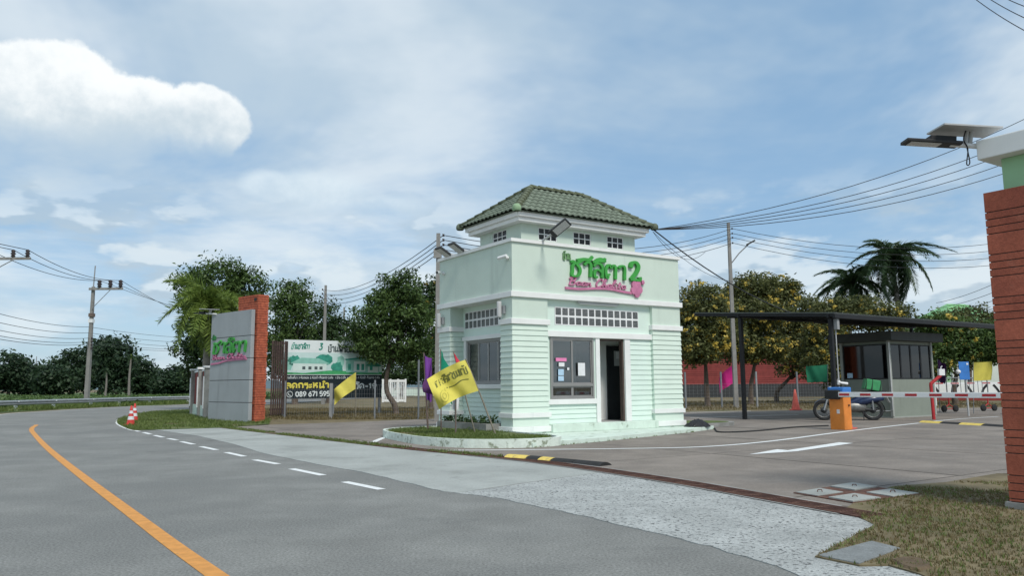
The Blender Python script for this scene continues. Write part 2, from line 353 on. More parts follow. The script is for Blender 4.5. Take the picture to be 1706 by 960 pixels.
# ------------------------------------------------------------------ stroke lettering
GL = {
 'บ': (.80, [[(.06, .98), (.18, .98), (.18, .5), (.18, 0), (.62, 0), (.62, .5), (.62, 1)]]),
 'า': (.58, [[(.04, .80), (.16, .97), (.36, .97), (.44, .78), (.44, .4), (.44, 0)]]),
 'น': (.86, [[(.06, .98), (.18, .98), (.18, .5), (.18, .02), (.45, .22), (.66, .06), (.74, .16), (.64, .24)], [(.62, 1), (.62, .5), (.62, .16)]]),
 'ช': (.86, [[(.04, .90), (.16, .99), (.26, .86), (.15, .68), (.15, .35), (.15, 0), (.48, 0), (.62, .28), (.58, .58), (.42, .80), (.60, .98), (.84, 1.16)]]),
 'ล': (.80, [[(.05, .78), (.2, .97), (.46, .97), (.62, .76), (.62, .4), (.62, 0)], [(.62, .36), (.40, .54), (.17, .50), (.10, .24), (.17, .02), (.32, .05)]]),
 'ต': (.88, [[(.34, .30), (.22, .26), (.16, .02), (.06, .30), (.06, .68), (.2, .95), (.34, .92), (.40, .78), (.48, .93), (.62, .95), (.70, .74), (.70, .4), (.70, 0)]]),
 'พ': (.90, [[(.04, .98), (.14, .98), (.16, .5), (.22, .02), (.42, .58), (.62, .02), (.70, .5), (.72, 1)]]),
 'ร': (.62, [[(.50, .98), (.30, .90), (.12, .94), (.10, .70), (.34, .66), (.46, .54), (.46, .25), (.44, 0), (.28, .04)]]),
 'อ': (.78, [[(.30, .48), (.14, .46), (.12, .2), (.14, 0), (.58, 0), (.62, .3), (.60, .78), (.38, .98), (.08, .86)]]),
 'ม': (.86, [[(.06, .98), (.18, .98), (.18, .5), (.18, .10), (.08, .02), (.04, .14), (.2, .16), (.62, .04), (.62, .5), (.62, 1)]]),
 'ด': (.82, [[(.36, .40), (.24, .36), (.16, .02), (.06, .30), (.08, .74), (.34, .98), (.60, .78), (.62, .4), (.62, 0)]]),
 'ค': (.82, [[(.40, .50), (.26, .44), (.16, .02), (.06, .30), (.08, .74), (.34, .98), (.60, .78), (.62, .4), (.62, 0)]]),
 'ก': (.80, [[(.15, 0), (.15, .48), (.05, .66), (.18, .94), (.46, .96), (.62, .72), (.62, .4), (.62, 0)]]),
 'ถ': (.82, [[(.28, .1), (.15, .02), (.15, .48), (.05, .66), (.18, .94), (.46, .96), (.62, .72), (.62, .4), (.62, 0)]]),
 'ะ': (.48, [[(.06, .80), (.10, .62), (.24, .62), (.40, .80)], [(.06, .34), (.10, .16), (.24, .16), (.40, .34)]]),
 'ห': (.86, [[(.06, .98), (.18, .98), (.18, .5), (.18, 0)], [(.18, .34), (.44, .58), (.62, .44), (.62, .2), (.62, 0)], [(.46, .60), (.42, .84), (.58, .98), (.70, .90)]]),
 'ง': (.58, [[(.10, .92), (.26, .98), (.38, .80), (.36, .2), (.32, 0), (.10, .34)]]),
 'ท': (.86, [[(.06, .98), (.18, .98), (.18, .5), (.18, 0)], [(.18, .62), (.42, .96), (.60, .84), (.62, .4), (.62, 0)]]),
 'จ': (.70, [[(.08, .84), (.30, .98), (.50, .80), (.50, .3), (.46, 0), (.20, .34), (.36, .42)]]),
 'ว': (.64, [[(.06, .82), (.24, .98), (.46, .82), (.48, .4), (.44, 0), (.32, .05)]]),
 'ย': (.80, [[(.10, 1), (.10, .70), (.24, .56), (.10, .40), (.10, .1), (.2, 0), (.62, 0), (.62, .5), (.62, 1)]]),
 'เ': (.34, [[(.14, 1), (.14, .5), (.14, .05), (.26, .04)]]),
 'โ': (.44, [[(.02, 1.35), (.2, 1.5), (.34, 1.38), (.18, 1.2), (.18, .5), (.18, .05), (.3, .04)]]),
 '้': (0, [[(-.42, 1.22), (-.34, 1.36), (-.22, 1.22), (-.04, 1.42)]]),
 '่': (0, [[(-.2, 1.18), (-.2, 1.46)]]),
 'ิ': (0, [[(-.62, 1.16), (-.40, 1.34), (-.10, 1.30), (-.06, 1.16), (-.60, 1.15)]]),
 'ี': (0, [[(-.62, 1.16), (-.40, 1.34), (-.10, 1.30), (-.06, 1.16), (-.60, 1.15)], [(-.06, 1.5), (-.06, 1.16)]]),
 'ั': (0, [[(-.50, 1.30), (-.40, 1.16), (-.16, 1.22), (.0, 1.42)]]),
 'ำ': (.62, [[(-.18, 1.16), (-.06, 1.28), (-.18, 1.38), (-.28, 1.26), (-.18, 1.16)], [(.04, .80), (.16, .97), (.36, .97), (.44, .78), (.44, .4), (.44, 0)]]),
 '0': (.76, [[(.36, 1), (.12, .8), (.10, .3), (.34, 0), (.60, .2), (.62, .75), (.36, 1)]]), '1': (.5, [[(.10, .78), (.30, 1), (.30, .5), (.30, 0)]]),
 '2': (.74, [[(.08, .70), (.14, .94), (.40, 1.02), (.58, .82), (.50, .52), (.26, .22), (.08, .03)], [(.06, .04), (.34, .04), (.66, .05), (.67, .22)]]),
 '3': (.72, [[(.1, .95), (.55, .98), (.3, .6), (.56, .5), (.58, .15), (.3, 0), (.08, .12)]]), '4': (.76, [[(.5, 0), (.5, .5), (.5, 1), (.08, .3), (.68, .3)]]),
 '5': (.72, [[(.58, 1), (.16, 1), (.12, .55), (.45, .62), (.6, .35), (.45, .04), (.08, .06)]]), '6': (.74, [[(.55, 1), (.22, .7), (.1, .3), (.3, 0), (.58, .15), (.55, .5), (.3, .58), (.12, .35)]]),
 '7': (.68, [[(.06, 1), (.6, 1), (.42, .5), (.26, 0)]]), '8': (.74, [[(.36, .55), (.12, .76), (.36, 1), (.58, .76), (.36, .55), (.08, .25), (.36, 0), (.62, .25), (.36, .55)]]),
 '9': (.74, [[(.2, 0), (.5, .3), (.62, .7), (.4, 1), (.12, .84), (.16, .52), (.42, .42), (.6, .66)]]), '-': (.5, [[(.06, .42), (.44, .42)]]), '|': (.4, [[(.2, 1), (.2, 0)]]),
 'B': (.72, [[(.10, .0), (.16, .5), (.24, 1)], [(0, .78), (.22, 1.05), (.58, .98), (.52, .66), (.24, .54), (.56, .46), (.52, .08), (.08, .0)]]),
 'a': (.54, [[(.44, .40), (.24, .46), (.08, .24), (.18, .02), (.38, .14), (.46, .44), (.44, .08), (.58, .08)]]),
 'n': (.54, [[(.02, .38), (.10, .40), (.08, 0), (.16, .30), (.34, .43), (.40, .10), (.54, .06)]]),
 'C': (.66, [[(.62, .80), (.60, 1.0), (.42, 1.06), (.16, .70), (.08, .30), (.26, 0), (.56, .14)]]),
 'h': (.54, [[(.0, .1), (.34, .92), (.24, 1.06), (.10, 0), (.18, .30), (.36, .43), (.40, .08), (.54, .06)]]),
 'l': (.34, [[(0, .1), (.30, .95), (.20, 1.06), (.10, .1), (.30, .06)]]), 'i': (.28, [[(.04, .40), (.08, .06), (.26, .08)], [(.1, .62), (.14, .68)]]),
 't': (.38, [[(.22, .85), (.10, .12), (.34, .06)], [(-.02, .52), (.38, .56)]]), ' ': (.40, []),
}
def ribbon(mb, pts, w, d, fn, calli=.0, smooth=True):
    """a flat stroke of width w and depth d along 2-D points, mapped into 3-D by fn(x, y, depth)"""
    P = smoothpts([Vector((p[0], p[1], 0)) for p in pts], 4) if smooth and len(pts) > 2 else [Vector((p[0], p[1], 0)) for p in pts]
    n = len(P); A = []; B = []
    for i in range(n):
        t = P[min(i+1, n-1)]-P[max(i-1, 0)]; t.normalize(); q = Vector((-t.y, t.x, 0))
        ww = w*.5*(1-calli+calli*abs(t.y)**1.2); A.append(P[i]+q*ww); B.append(P[i]-q*ww)
    vs = [fn(p.x, p.y, d) for p in A] + [fn(p.x, p.y, d) for p in B]
    fs = [(i, i+1, n+i+1, n+i) for i in range(n-1)]
    if d > .003:
        vs += [fn(p.x, p.y, 0) for p in A] + [fn(p.x, p.y, 0) for p in B]
        fs += [(i, 2*n+i, 2*n+i+1, i+1) for i in range(n-1)] + [(n+i, n+i+1, 3*n+i+1, 3*n+i) for i in range(n-1)] + [(0, n, 3*n, 2*n), (n-1, 3*n-1, 4*n-1, 2*n-1)]
    mb.add(vs, fs)
def textwidth(s): return sum(GL[c][0] for c in s)
def letters(s, x0, y0, h, wpen, d, fn, slant=0., sx=1., calli=0., step=.0008):
    """one MB per base letter (marks join their letter)"""
    out = []; x = 0.; k = 0
    for c in s:
        adv, strokes = GL[c]
        if adv > 0 and c != ' ' or not out: out.append((c, MB()))
        for st in strokes:
            k += 1; dd = d+(k % 5)*step
            ribbon(out[-1][1], [((x0+((x+p[0])*sx+slant*p[1])*h), y0+p[1]*h) for p in st], wpen, dd, fn, calli)
        x += adv
    return [o for o in out if o[1].f]
# ------------------------------------------------------------------ ground, road, paving
AZ = R(33.3); UX = (math.cos(AZ), math.sin(AZ)); UY = (-UX[1], UX[0]); GH = Vector((0, 18.98, 0))
def LW(x, y, z=0.): return Vector((GH.x+x*UX[0]+y*UY[0], GH.y+x*UX[1]+y*UY[1], z))
def loc2(p): dx, dy = p[0]-GH.x, p[1]-GH.y; return (dx*UX[0]+dy*UX[1], dx*UY[0]+dy*UY[1])
def FR(px, py, yl=0.):                    # on the guard house's front plane (local y = yl)
    return onplane(px, py, LW(0, yl), UX)
def FL(px, py, xl=0.):                    # on its left plane (local x = xl)
    return onplane(px, py, LW(xl, 0), UY)
def clip(poly, a, b, c):                  # keep a*x + b*y <= c
    out = []; n = len(poly)
    for i in range(n):
        p, q = poly[i], poly[(i+1) % n]; dp, dq = a*p[0]+b*p[1]-c, a*q[0]+b*q[1]-c
        if dp <= 0: out.append(p)
        if dp*dq < 0: t = dp/(dp-dq); out.append((p[0]+(q[0]-p[0])*t, p[1]+(q[1]-p[1])*t))
    return out
def area(p): return .5*sum(p[i][0]*p[(i+1) % len(p)][1]-p[(i+1) % len(p)][0]*p[i][1] for i in range(len(p)))
def sheet(name, pts, z, mat, parent=None, kind=None, skirt=0.):
    bm = bmesh.new(); f = bm.faces.new([bm.verts.new((p[0], p[1], z)) for p in (pts if area(pts) > 0 else pts[::-1])])
    if skirt:
        e = bmesh.ops.extrude_edge_only(bm, edges=list(f.edges))
        for v in [g for g in e['geom'] if isinstance(g, bmesh.types.BMVert)]: v.co.z -= skirt
    bmesh.ops.triangulate(bm, faces=[f]); me = bpy.data.meshes.new(name); bm.to_mesh(me); bm.free()
    return link(name, me, mat, parent, None, kind)
def strip(name, pts, w, z, mat, parent=None):
    P = [Vector((p[0], p[1])) for p in pts]; n = len(P); A = []; B = []
    for i in range(n):
        t = (P[min(i+1, n-1)]-P[max(i-1, 0)]).normalized(); q = Vector((-t.y, t.x))*w/2; A.append((*(P[i]+q), z)); B.append((*(P[i]-q), z))
    mb = MB(); mb.add(A+B, [(n+i, n+i+1, i+1, i) for i in range(n-1)]); o = mb.build(name, mat, parent)
    return o
def offset(pts, d):
    P = [Vector((p[0], p[1])) for p in pts]; n = len(P); out = []
    for i in range(n):
        t = (P[min(i+1, n-1)]-P[max(i-1, 0)]).normalized(); out.append(tuple(P[i]+Vector((t.y, -t.x))*d))     # +d: to the right of travel
    return out
def g2(x, y): p = G(x, y); return (p.x, p.y)
def sm2(pts, n=5): return [(p.x, p.y) for p in smoothpts([Vector((p[0], p[1], 0)) for p in pts], n)]
struct(sheet('ground', [(-3000, -400), (3000, -400), (3000, 4500), (-3000, 4500)], -.035, mt['dry_grass']))
yel = sm2([(5.2, -4.6), (1.6, .45), g2(360, 960), g2(225, 861), g2(120, 781), g2(79, 747), g2(59, 726), g2(52.5, 716), g2(60, 709.5), g2(80, 702), (-22.2, 45), (-23.6, 60), (-22, 90), (-15, 130)])
left_near = offset(yel[:36], -3.4)
left_far = sm2([left_near[-1], g2(0, 691.5), g2(80, 685.5), g2(159, 680.5), g2(239, 676.8), g2(317, 674.2), (-26, 95), (-19, 135)])
left = left_near[:-1]+left_far
curve = sm2([g2(340, 680), g2(319, 683.5), g2(265, 686.5), g2(230, 690), g2(205, 696.5), g2(195.5, 702), g2(198, 708), g2(214, 715.5), g2(228, 718.8)])
drain = sm2([(-9.2, 25.2), (-2.74, 16.85), (.25, 13.35), (1.95, 10.6), (2.88, 8.62), (3.28, 7.74), (3.7, 6.85)])
rightside = [(-12, 135), (-17.5, 90), (-19, 55)] + curve[:-3] + drain + [(7.2, 2.0), (12, -4)]
road = struct(sheet('road', left[::-1][::1][0:0] + left + [p for p in rightside], 0, mt['asphalt']))
strip('centre_line', yel[:42], .135, .004, mt['line_yellow'], road)
strip('edge_line', left[3:], .12, .004, mt['line_white'], road)
strip('edge_line', curve[:-2], .12, .005, mt['line_white'], road)
for (a, b, c, d) in [(595, 153, 618, 159), (637, 163, 668, 171), (686, 176, 725, 185), (747, 190, 785, 197), (805, 204, 860, 216), (893, 226, 962, 241), (1005, 252, 1085, 270), (1130, 285, 1235, 304), (1295, 325, 1435, 354), (1530, 383, 1695, 417)]:
    p, q = g2(a/2.6656, 660+b/2.6656), g2(c/2.6656, 660+d/2.6656); strip('edge_dash', [p, q], .12, .004, mt['line_white'], road)
# apron of light concrete between the asphalt and the drain
up = offset(drain, .17)
low = [g2(*p) for p in [(259, 717), (330, 727), (390, 741), (443, 757), (525, 774), (600, 787), (688, 808), (741, 820), (834, 832), (920, 850), (1000, 868), (1100, 890), (1200, 917), (1289, 943), (1325, 958), (1345, 968)]]
low = [(p[0]+rng.uniform(-1, 1)*(.02 if 14 < i < 80 else 0), p[1]+rng.uniform(-1, 1)*(.03 if 14 < i < 80 else 0)) for i, p in enumerate([q for k in range(len(low)-1) for q in [(low[k][0]+(low[k+1][0]-low[k][0])*t/6, low[k][1]+(low[k+1][1]-low[k][1])*t/6) for t in range(6)]]+[low[-1]])]
apoly = low + [g2(1590, 985), g2(1530, 960), g2(1478, 946), g2(1432, 947), g2(1356, 931), g2(1457, 876)] + up[:-4][::-1] + [g2(307, 715.8)]
apron = struct(sheet('apron', apoly, .003, mt['apron'], skirt=.01))
for a_, b_ in (((790, 818.6), (942, 796.6)),): strip('joint', [g2(*a_), g2(*b_)], .05, .005, mt['joint'], apron)
def halfplane(p, q): a, b = q[1]-p[1], -(q[0]-p[0]); l = math.hypot(a, b); return a/l, b/l, (a*p[0]+b*p[1])/l
h1 = halfplane(g2(340, 737), g2(440, 724)); h2 = halfplane(g2(787, 819), g2(946, 796))
def inset(h, s, gap=.012): return (h[0]*s, h[1]*s, h[2]*s-gap)
sl = [clip(apoly, *inset(h2, 1)), clip(clip(apoly, 0, 1, 13.6), *inset(h2, -1))]
strip('joint', [g2(344, 736), g2(440, 724.5)], .022, .0085, mt['joint'], apron)
for k, (s_, m_) in enumerate(zip(sl, ('apron', 'rough_apron'))):
    if len(s_) > 2: sheet('slab', s_, .007, mt[m_], apron, skirt=.0035)
# brown concrete paving of the entrance, laid in slabs
upr = offset(drain, -.17)
pv = upr[:-5] + [g2(1407, 851), g2(1450, 828), g2(1497, 812), g2(1586, 805), g2(1672, 790), (8.5, 9.8), (22, 9.8), (40, 18), (48, 34)] + [g2(1700, 679), g2(1400, 683.5), g2(1150, 687), g2(698, 699.5), g2(560, 705), g2(450, 708.5), g2(400, 711.5)]
paving = struct(sheet('paving', pv, .003, mt['paving'], skirt=.02))
cpv = Vector((14, 20)); sheet('joint_bed', [tuple(cpv+(Vector(p)-cpv)*.988) for p in pv], .005, mt['joint'], paving)
pl = [loc2(p) for p in pv]
for ix in range(-3, 14):
    for iy in range(-6, 10):
        x0, y0 = -3.1+ix*3.6+rng.uniform(-.03, .03), -1.4+iy*4.4; c_ = pl
        for h in ((-1, 0, -(x0+.012)), (1, 0, x0+3.588), (0, -1, -(y0+.012)), (0, 1, y0+4.388)): c_ = clip(c_, *h) if len(c_) > 2 else []
        if len(c_) > 2 and abs(area(c_)) > .05: sheet('slab', [tuple(LW(*p)[:2]) for p in c_], .007+rng.uniform(0, .0018), mt['paving'], paving)
def pline(px, w, name='lane_line'): return strip(name, sm2([g2(*p) for p in px]), w, .0135, mt['line_white'], paving)
pline([(725, 752), (820, 751.5), (917, 750.5), (1040, 749), (1170, 746), (1280, 737), (1387, 723), (1460, 714), (1532, 706)], .13)
pline([(1545, 704), (1600, 699), (1664, 695)], .12)
pline([(622, 738), (640, 730.5), (665, 724), (700, 719)], .14)
pline([(1150, 697.5), (1240, 694.5), (1330, 692)], .12)
pline([(1150, 688), (1250, 685.5)], .14)
sheet('lane_arrow', [g2(*p) for p in ((1247, 759), (1295, 750.2), (1331, 753.4))], .0135, mt['line_white'], paving)
sheet('lane_arrow', [g2(*p) for p in ((1312, 752), (1398, 738.6), (1422, 740), (1330, 753.3))], .0145, mt['line_white'], paving)
# verges
vpoly = curve[6:-2] + [g2(259, 717), g2(307, 715.6), g2(375, 713.6), g2(420, 709.5), g2(449, 707.5), g2(449, 699), g2(400, 690), (-15.5, 45)]
struct(sheet('grass_verge', vpoly, .012, mt['verge']))
fpoly = [(p[0]-1.6, p[1]) for p in left[40:]]
fpoly = fpoly + [(30, 320), (-500, 320), (-500, 0), (-40, 0), (-30, 14)]
struct(sheet('field', fpoly, -.02, mt['field']))
gp = [g2(1407, 851), g2(1450, 829), g2(1497, 813), g2(1586, 806), g2(1672, 791), (8.5, 9.7), (14, 9.0), (14, 0), (4.5, 1.6), g2(1592, 985), g2(1531, 959), g2(1480, 944), g2(1432, 945), g2(1358, 930), g2(1457, 877)]
struct(sheet('grass_corner', [(p[0]-.05, p[1]+.04) if 0 < i < 5 else p for i, p in enumerate(gp)], .0125, mt['dry_grass'], skirt=.03))
def hills():
    mb = MB(); d = 2600; n = 60; prof = []
    for i in range(n+1):
        a = R(-36+i*.62); h = 22+26*math.exp(-((i-10.)/1.7)**2)+14*math.exp(-((i-14)/2.5)**2)+8*math.sin(i*.9)+6*math.sin(i*2.3); prof.append((a, max(h, 8)))
    vs = []
    for a, h in prof:
        for (r_, z) in ((d, -2), (d+120, h*.7), (d+260, h), (d+800, -2)): vs.append((r_*math.sin(a), r_*math.cos(a), z))
    mb.add(vs, [(i*4+k, (i+1)*4+k, (i+1)*4+k+1, i*4+k+1) for i in range(n) for k in range(3)], True)
    return mb.build('hills', mt['hill'])
struct(hills())
# ------------------------------------------------------------------ drain, covers, small ground things
def poly_at(pts, s):                      # point and direction at arc length s
    for i in range(len(pts)-1):
        a, b = Vector((*pts[i][:2], 0)), Vector((*pts[i+1][:2], 0)); l = (b-a).length
        if s <= l: return a+(b-a)*(s/l), (b-a)/l
        s -= l
    return b, (b-a)/l
gr = thing('drain_grate', 'long rusty iron drain grate across the entrance between light apron and brown paving', 'drain', (0, 0, 0))
dl = [p for p in drain]; s0 = 10.0; k = 0
tot = sum((Vector(dl[i+1])-Vector(dl[i])).length for i in range(len(dl)-1))
strip('lip', [tuple(p) for p in offset(drain[:-7], -.20)], .05, .016, mt['concrete'], gr); strip('lip', [tuple(p) for p in offset(drain[8:-5], .19)], .04, .015, mt['concrete'], gr)
strip('channel', [tuple(poly_at(dl, 9.6+.3*i)[0][:2]) for i in range(100) if 9.6+.3*i < tot-.35], .34, .005, mt['rust_dark'], gr)
bar_me = None
while s0+.98 < tot-.1:
    a, t = poly_at(dl, s0); b, _ = poly_at(dl, s0+.97); L_ = (b-a).length
    if bar_me is None:
        mb = MB()
        for y in (-.15, .15): mb.box(0, .965, y-.012, y+.012, .008, .020)
        for i in range(6): mb.box(.0, .965, -.119+i*.044, -.119+i*.044+.018, .010, .0185)
        for x in (.0, .31, .63, .945): mb.box(x, x+.02, -.137, .137, .009, .0165)
        o = mb.build('grate_panel', mt['rust'], gr, kind=None); bar_me = o.data
    else: o = link('grate_panel', bar_me, None, gr)
    place(o, (a.x, a.y, 0), math.atan2((b-a).y, (b-a).x)); s0 += .985
mc = thing('drain_cover', 'four square concrete drain covers set in a rusty steel cross frame', 'drain cover', (0, 0, 0))
cl_, cr_, cb_, ct_ = [Vector((*g2(*p), 0)) for p in ((1322, 824), (1536, 826), (1421, 841), (1420, 808))]
ctr = (cl_+cr_+cb_+ct_)/4
quad = [cl_, cb_, cr_, ct_]
def bil(u, v): return (quad[0]*(1-u)*(1-v)+quad[1]*u*(1-v)+quad[2]*u*v+quad[3]*(1-u)*v)
mb = MB(); mb.prism([bil(u, v)[:2] for u, v in ((0, 0), (1, 0), (1, 1), (0, 1))], .004, .019); mb.build('steel_frame', mt['rust'], mc)
for (u0, v0) in ((.02, .02), (.59, .02), (.02, .59), (.59, .59)):
    mb = MB(); mb.prism([bil(u, v)[:2] for u, v in ((u0, v0), (u0+.39, v0), (u0+.39, v0+.39), (u0, v0+.39))], .006, .026+rng.uniform(0, .008)); o = mb.build('concrete_cover', mt['apron'], mc)
    c0 = bil(u0+.2, v0+.2); mb = MB(); mb.tube([(c0.x-.03, c0.y, .02), (c0.x-.02, c0.y, .05), (c0.x+.02, c0.y, .05), (c0.x+.03, c0.y, .02)], .006, 5); mb.build('lifting_ring', mt['rust'], o)
mb = MB(); mb.prism([g2(*p) for p in ((1362, 930), (1452, 906), (1500, 918), (1432, 944))], .0, .022); tag(mb.build('concrete_slab', mt['slab_grey'], None, bevel=.006), 'loose flat grey concrete slab beside the rough apron end', 'slab')
mb = MB(); mb.prism(sm2([g2(*p) for p in ((1482, 938), (1515, 933), (1548, 941), (1556, 950), (1528, 956), (1500, 949))], 3), .0, .03, .03); o = mb.build('sand_heap', mt['soil']); tag(o, 'low heap of brown sand beside the grey concrete slab', 'sand')
def hump(name, label, px, cols, w=.34, h=.055):
    t = thing(name, label, 'speed bump')
    for (a, b), m in zip(px, cols):
        p, q = Vector((*g2(*a), 0)), Vector((*g2(*b), 0)); d = (q-p); L_ = d.length-.012; mb = MB(); n = 7
        vs = []
        for xx in (0, L_):
            for k in range(n): u = -1+2*k/(n-1); vs.append((xx, u*w/2, .008+h*(1-abs(u)**2.2)))
        mb.add(vs, [(k, k+1, n+k+1, n+k) for k in range(n-1)] + [tuple(range(n)), tuple(range(2*n-1, n-1, -1))])
        o = mb.build('rubber_segment', m, t); place(o, p, math.atan2(d.y, d.x))
    return t
yb = [mt['yellow_rubber'], mt['rubber']]
hx = [(1538, 704.5), (1572, 706.3), (1604, 708), (1642, 710), (1680, 712.5), (1720, 716)]
hump('speed_bump', 'yellow and black rubber speed bump in the entry lane before the booth', list(zip(hx[:-1], hx[1:])), yb*3)
hx = [(848, 763), (884, 765.5), (905, 767.5), (925, 769.5), (962, 773), (1010, 777.5)]
hump('speed_bump', 'worn black rubber speed bump with yellow caps beside the drain grate', list(zip(hx[:-1], hx[1:])), [mt['yellow_rubber'], mt['rubber'], mt['yellow_rubber'], mt['rubber'], mt['rubber']], .30)

# ------------------------------------------------------------------ guard house
gh = thing('guard_house', 'mint green two-tier guard house with lap siding, white bands and green tiled hip roof', 'guard house', GH, AZ)
W_, D_ = 5.72, 3.78
def bx(name, m, par, *a, bevel=0., kind=None, label=None): return MB().box(*a).build(name, mt[m], par, bevel=bevel, kind=kind, label=label)
pf = MB().prism([(-1.25, -2.63), (.9, -2.18), (4.73, -1.09), (6.5, -.4), (6.5, 1.5), (-.6, 1.5), (-1.5, -1.2)], .0, .10).build('platform', mt['mint_stained'], gh, bevel=.008)
bx('plinth', 'mint_stained', gh, 1.09, 4.64, -.14, .22, .102, .30, bevel=.01)
bx('plinth', 'mint_stained', gh, .20, 5.5, .24, 3.6, .1, .29)
# walls with openings
fw = MB()
for a in ((1.07, 2.66, .1, .22, .29, .80), (1.07, 1.19, .1, .22, .80, 3.44), (2.62, 2.80, .1, .22, .80, 2.49), (2.62, 2.80, .1, .22, .29, .80), (3.66, 4.65, .1, .22, .29, 2.49), (1.19, 4.65, .1, .22, 2.49, 2.80), (1.19, 4.65, .1, .22, 3.27, 3.44), (1.19, 1.36, .1, .22, 2.80, 3.27), (4.22, 4.65, .1, .22, 2.80, 3.27)):
    fw.box(*a)
fwall = fw.build('front_wall', mt['mint_light'], gh)
lw = MB()
for a in ((.42, .54, .5, 3.15, .1, 1.31), (.42, .54, .5, .77, 1.31, 2.5), (.42, .54, 2.91, 3.15, 1.31, 2.5), (.42, .54, .5, 3.15, 2.5, 2.83), (.42, .54, .5, 3.15, 3.31, 3.44), (.42, .54, .5, .62, 2.83, 3.31), (.42, .54, 3.05, 3.15, 2.83, 3.31)):
    lw.box(*a)
lwall = lw.build('side_wall', mt['mint_light'], gh)
bx('rear_wall', 'mint', gh, .54, 5.6, 3.55, 3.67, .29, 3.44)
bx('rear_wall', 'mint', gh, 5.5, 5.6, .53, 3.55, .29, 3.44)
bx('interior_floor', 'interior', gh, .54, 5.5, .22, 3.55, .29, .305)
bx('interior_partition', 'white_trim', gh, .56, 5.48, 1.0, 1.08, .31, 3.43)
di = bx('inner_door', 'door_dark', gh, 3.80, 4.38, .96, .998, .31, 2.36); bx('notice_board', 'light_grey', di, 4.05, 4.28, .95, .959, 1.80, 2.22); bx('paper_notice', 'paper', di, 4.12, 4.26, .943, .949, 2.0, 2.2)
bx('ceiling', 'white_trim', gh, -.06, W_+.06, -.06, D_+.06, 3.442, 3.58, bevel=.01)      # the white band under the fascia
# boards: lap siding
def board(par, x0, x1, y0, y1, z0, h, m='mint_board', lap=.018):
    mb = MB(); l = lap
    vs = [(x0-l, y0-l, z0), (x1+l, y0-l, z0), (x1+l, y1+l, z0), (x0-l, y1+l, z0), (x0, y0, z0+h-.004), (x1, y0, z0+h-.004), (x1, y1, z0+h-.004), (x0, y1, z0+h-.004)]
    mb.add(vs, [(3, 2, 1, 0), (4, 5, 6, 7), (0, 1, 5, 4), (1, 2, 6, 5), (2, 3, 7, 6), (3, 0, 4, 7)]); return mb.build('board', mt[m], par)
proto = {}
def column(x0, x1, y0, y1):
    i = .025
    c = MB().box(x0+i, x1-i, y0+i, y1-i, .1, 2.80).build('column', mt['mint_board'], gh)
    bx('shaft', 'mint', c, x0, x1, y0, y1, 2.91, 3.441)
    bx('capital', 'white_trim', c, x0-.05, x1+.05, y0-.05, y1+.05, 2.772, 2.909, bevel=.012)
    bx('band', 'white_trim', c, x0-.05, x1+.05, y0-.05, y1+.05, .482, .60, bevel=.01)
    bx('base', 'mint_board', c, x0-.005, x1+.005, y0-.005, y1+.005, .272, .481)
    bx('foot', 'white_trim', c, x0-.06, x1+.06, y0-.06, y1+.06, .13, .27, bevel=.012)
    bx('footing', 'mint_stained', c, x0-.03, x1+.03, y0-.03, y1+.03, .09, .129)
    h = (2.77-.602)/16
    for k in range(16): board(c, x0+.004, x1-.004, y0+.004, y1-.004, .602+k*h, h)
column(0, 1.07, 0, .53); column(4.65, W_, 0, .53); column(0, .60, 3.15, D_); column(4.65, W_, 3.15, D_)
def wboard(par, x0, x1, y, z0, h, axis='y'):
    l = .02
    if axis == 'y': vs = [(x0, y, z0), (x1, y, z0), (x1, y-l, z0), (x0, y-l, z0), (x0, y, z0+h-.004), (x1, y, z0+h-.004), (x1, y-.004, z0+h-.004), (x0, y-.004, z0+h-.004)]
    else: vs = [(y, x0, z0), (y, x1, z0), (y-l, x1, z0), (y-l, x0, z0), (y, x0, z0+h-.004), (y, x1, z0+h-.004), (y-.004, x1, z0+h-.004), (y-.004, x0, z0+h-.004)]
    MB().add(vs, [(3, 2, 1, 0), (4, 5, 6, 7), (0, 1, 5, 4), (1, 2, 6, 5), (2, 3, 7, 6), (3, 0, 4, 7)]).build('board', mt['mint_light'], par)
for k in range(4): wboard(fwall, 1.09, 2.655, .098, .305+k*.12, .12)
for k in range(16): wboard(fwall, 3.865, 4.645, .098, .305+k*.1362, .1362)
for k in range(9): wboard(lwall, .54, 3.145, .418, .12+k*.119, .119, 'x')
# white frames and sills
for a in ((1.09, 4.70, .03, .099, 2.495, 2.645), (1.09, 2.657, .03, .099, .785, .915), (2.66, 2.795, .055, .12, .302, 2.494), (3.665, 3.86, .055, .12, .302, 2.494)):
    MB().box(*a).build('trim', mt['white_trim'], fwall, bevel=.006)
for a in ((.35, .419, .55, 3.10, 2.505, 2.62), (.33, .419, .55, 3.10, 1.19, 1.305), (.36, .419, 2.915, 3.03, 1.306, 2.504)):
    MB().box(*a).build('trim', mt['white_trim'], lwall, bevel=.006)
# glass blocks
gbm = MB().box(-.095, .095, -.03, .03, -.095, .095).build('glass_block', mt['glassblock'], fwall, bevel=.02)
gb_me = gbm.data; first = True
mb = MB().box(1.365, 4.215, .094, .20, 2.802, 3.268); mb.build('mortar', mt['white'], fwall)
for i in range(13):
    for j in range(2):
        o = gbm if first else link('glass_block', gb_me, None, fwall); first = False
        o.location = (1.365+2.85/13*(i+.5), .118, 2.802+.466/4*(2*j+1)); o.scale = (.97, 1, 1.02)
mb = MB().box(.414, .52, .625, 3.045, 2.832, 3.308); mb.build('mortar', mt['white'], lwall)
for i in range(11):
    for j in range(2):
        o = link('glass_block', gb_me, None, lwall); o.location = (.438, .625+2.42/11*(i+.5), 2.832+.476/4*(2*j+1)); o.rotation_euler = (0, 0, R(90)); o.scale = (.97, 1, 1.04)
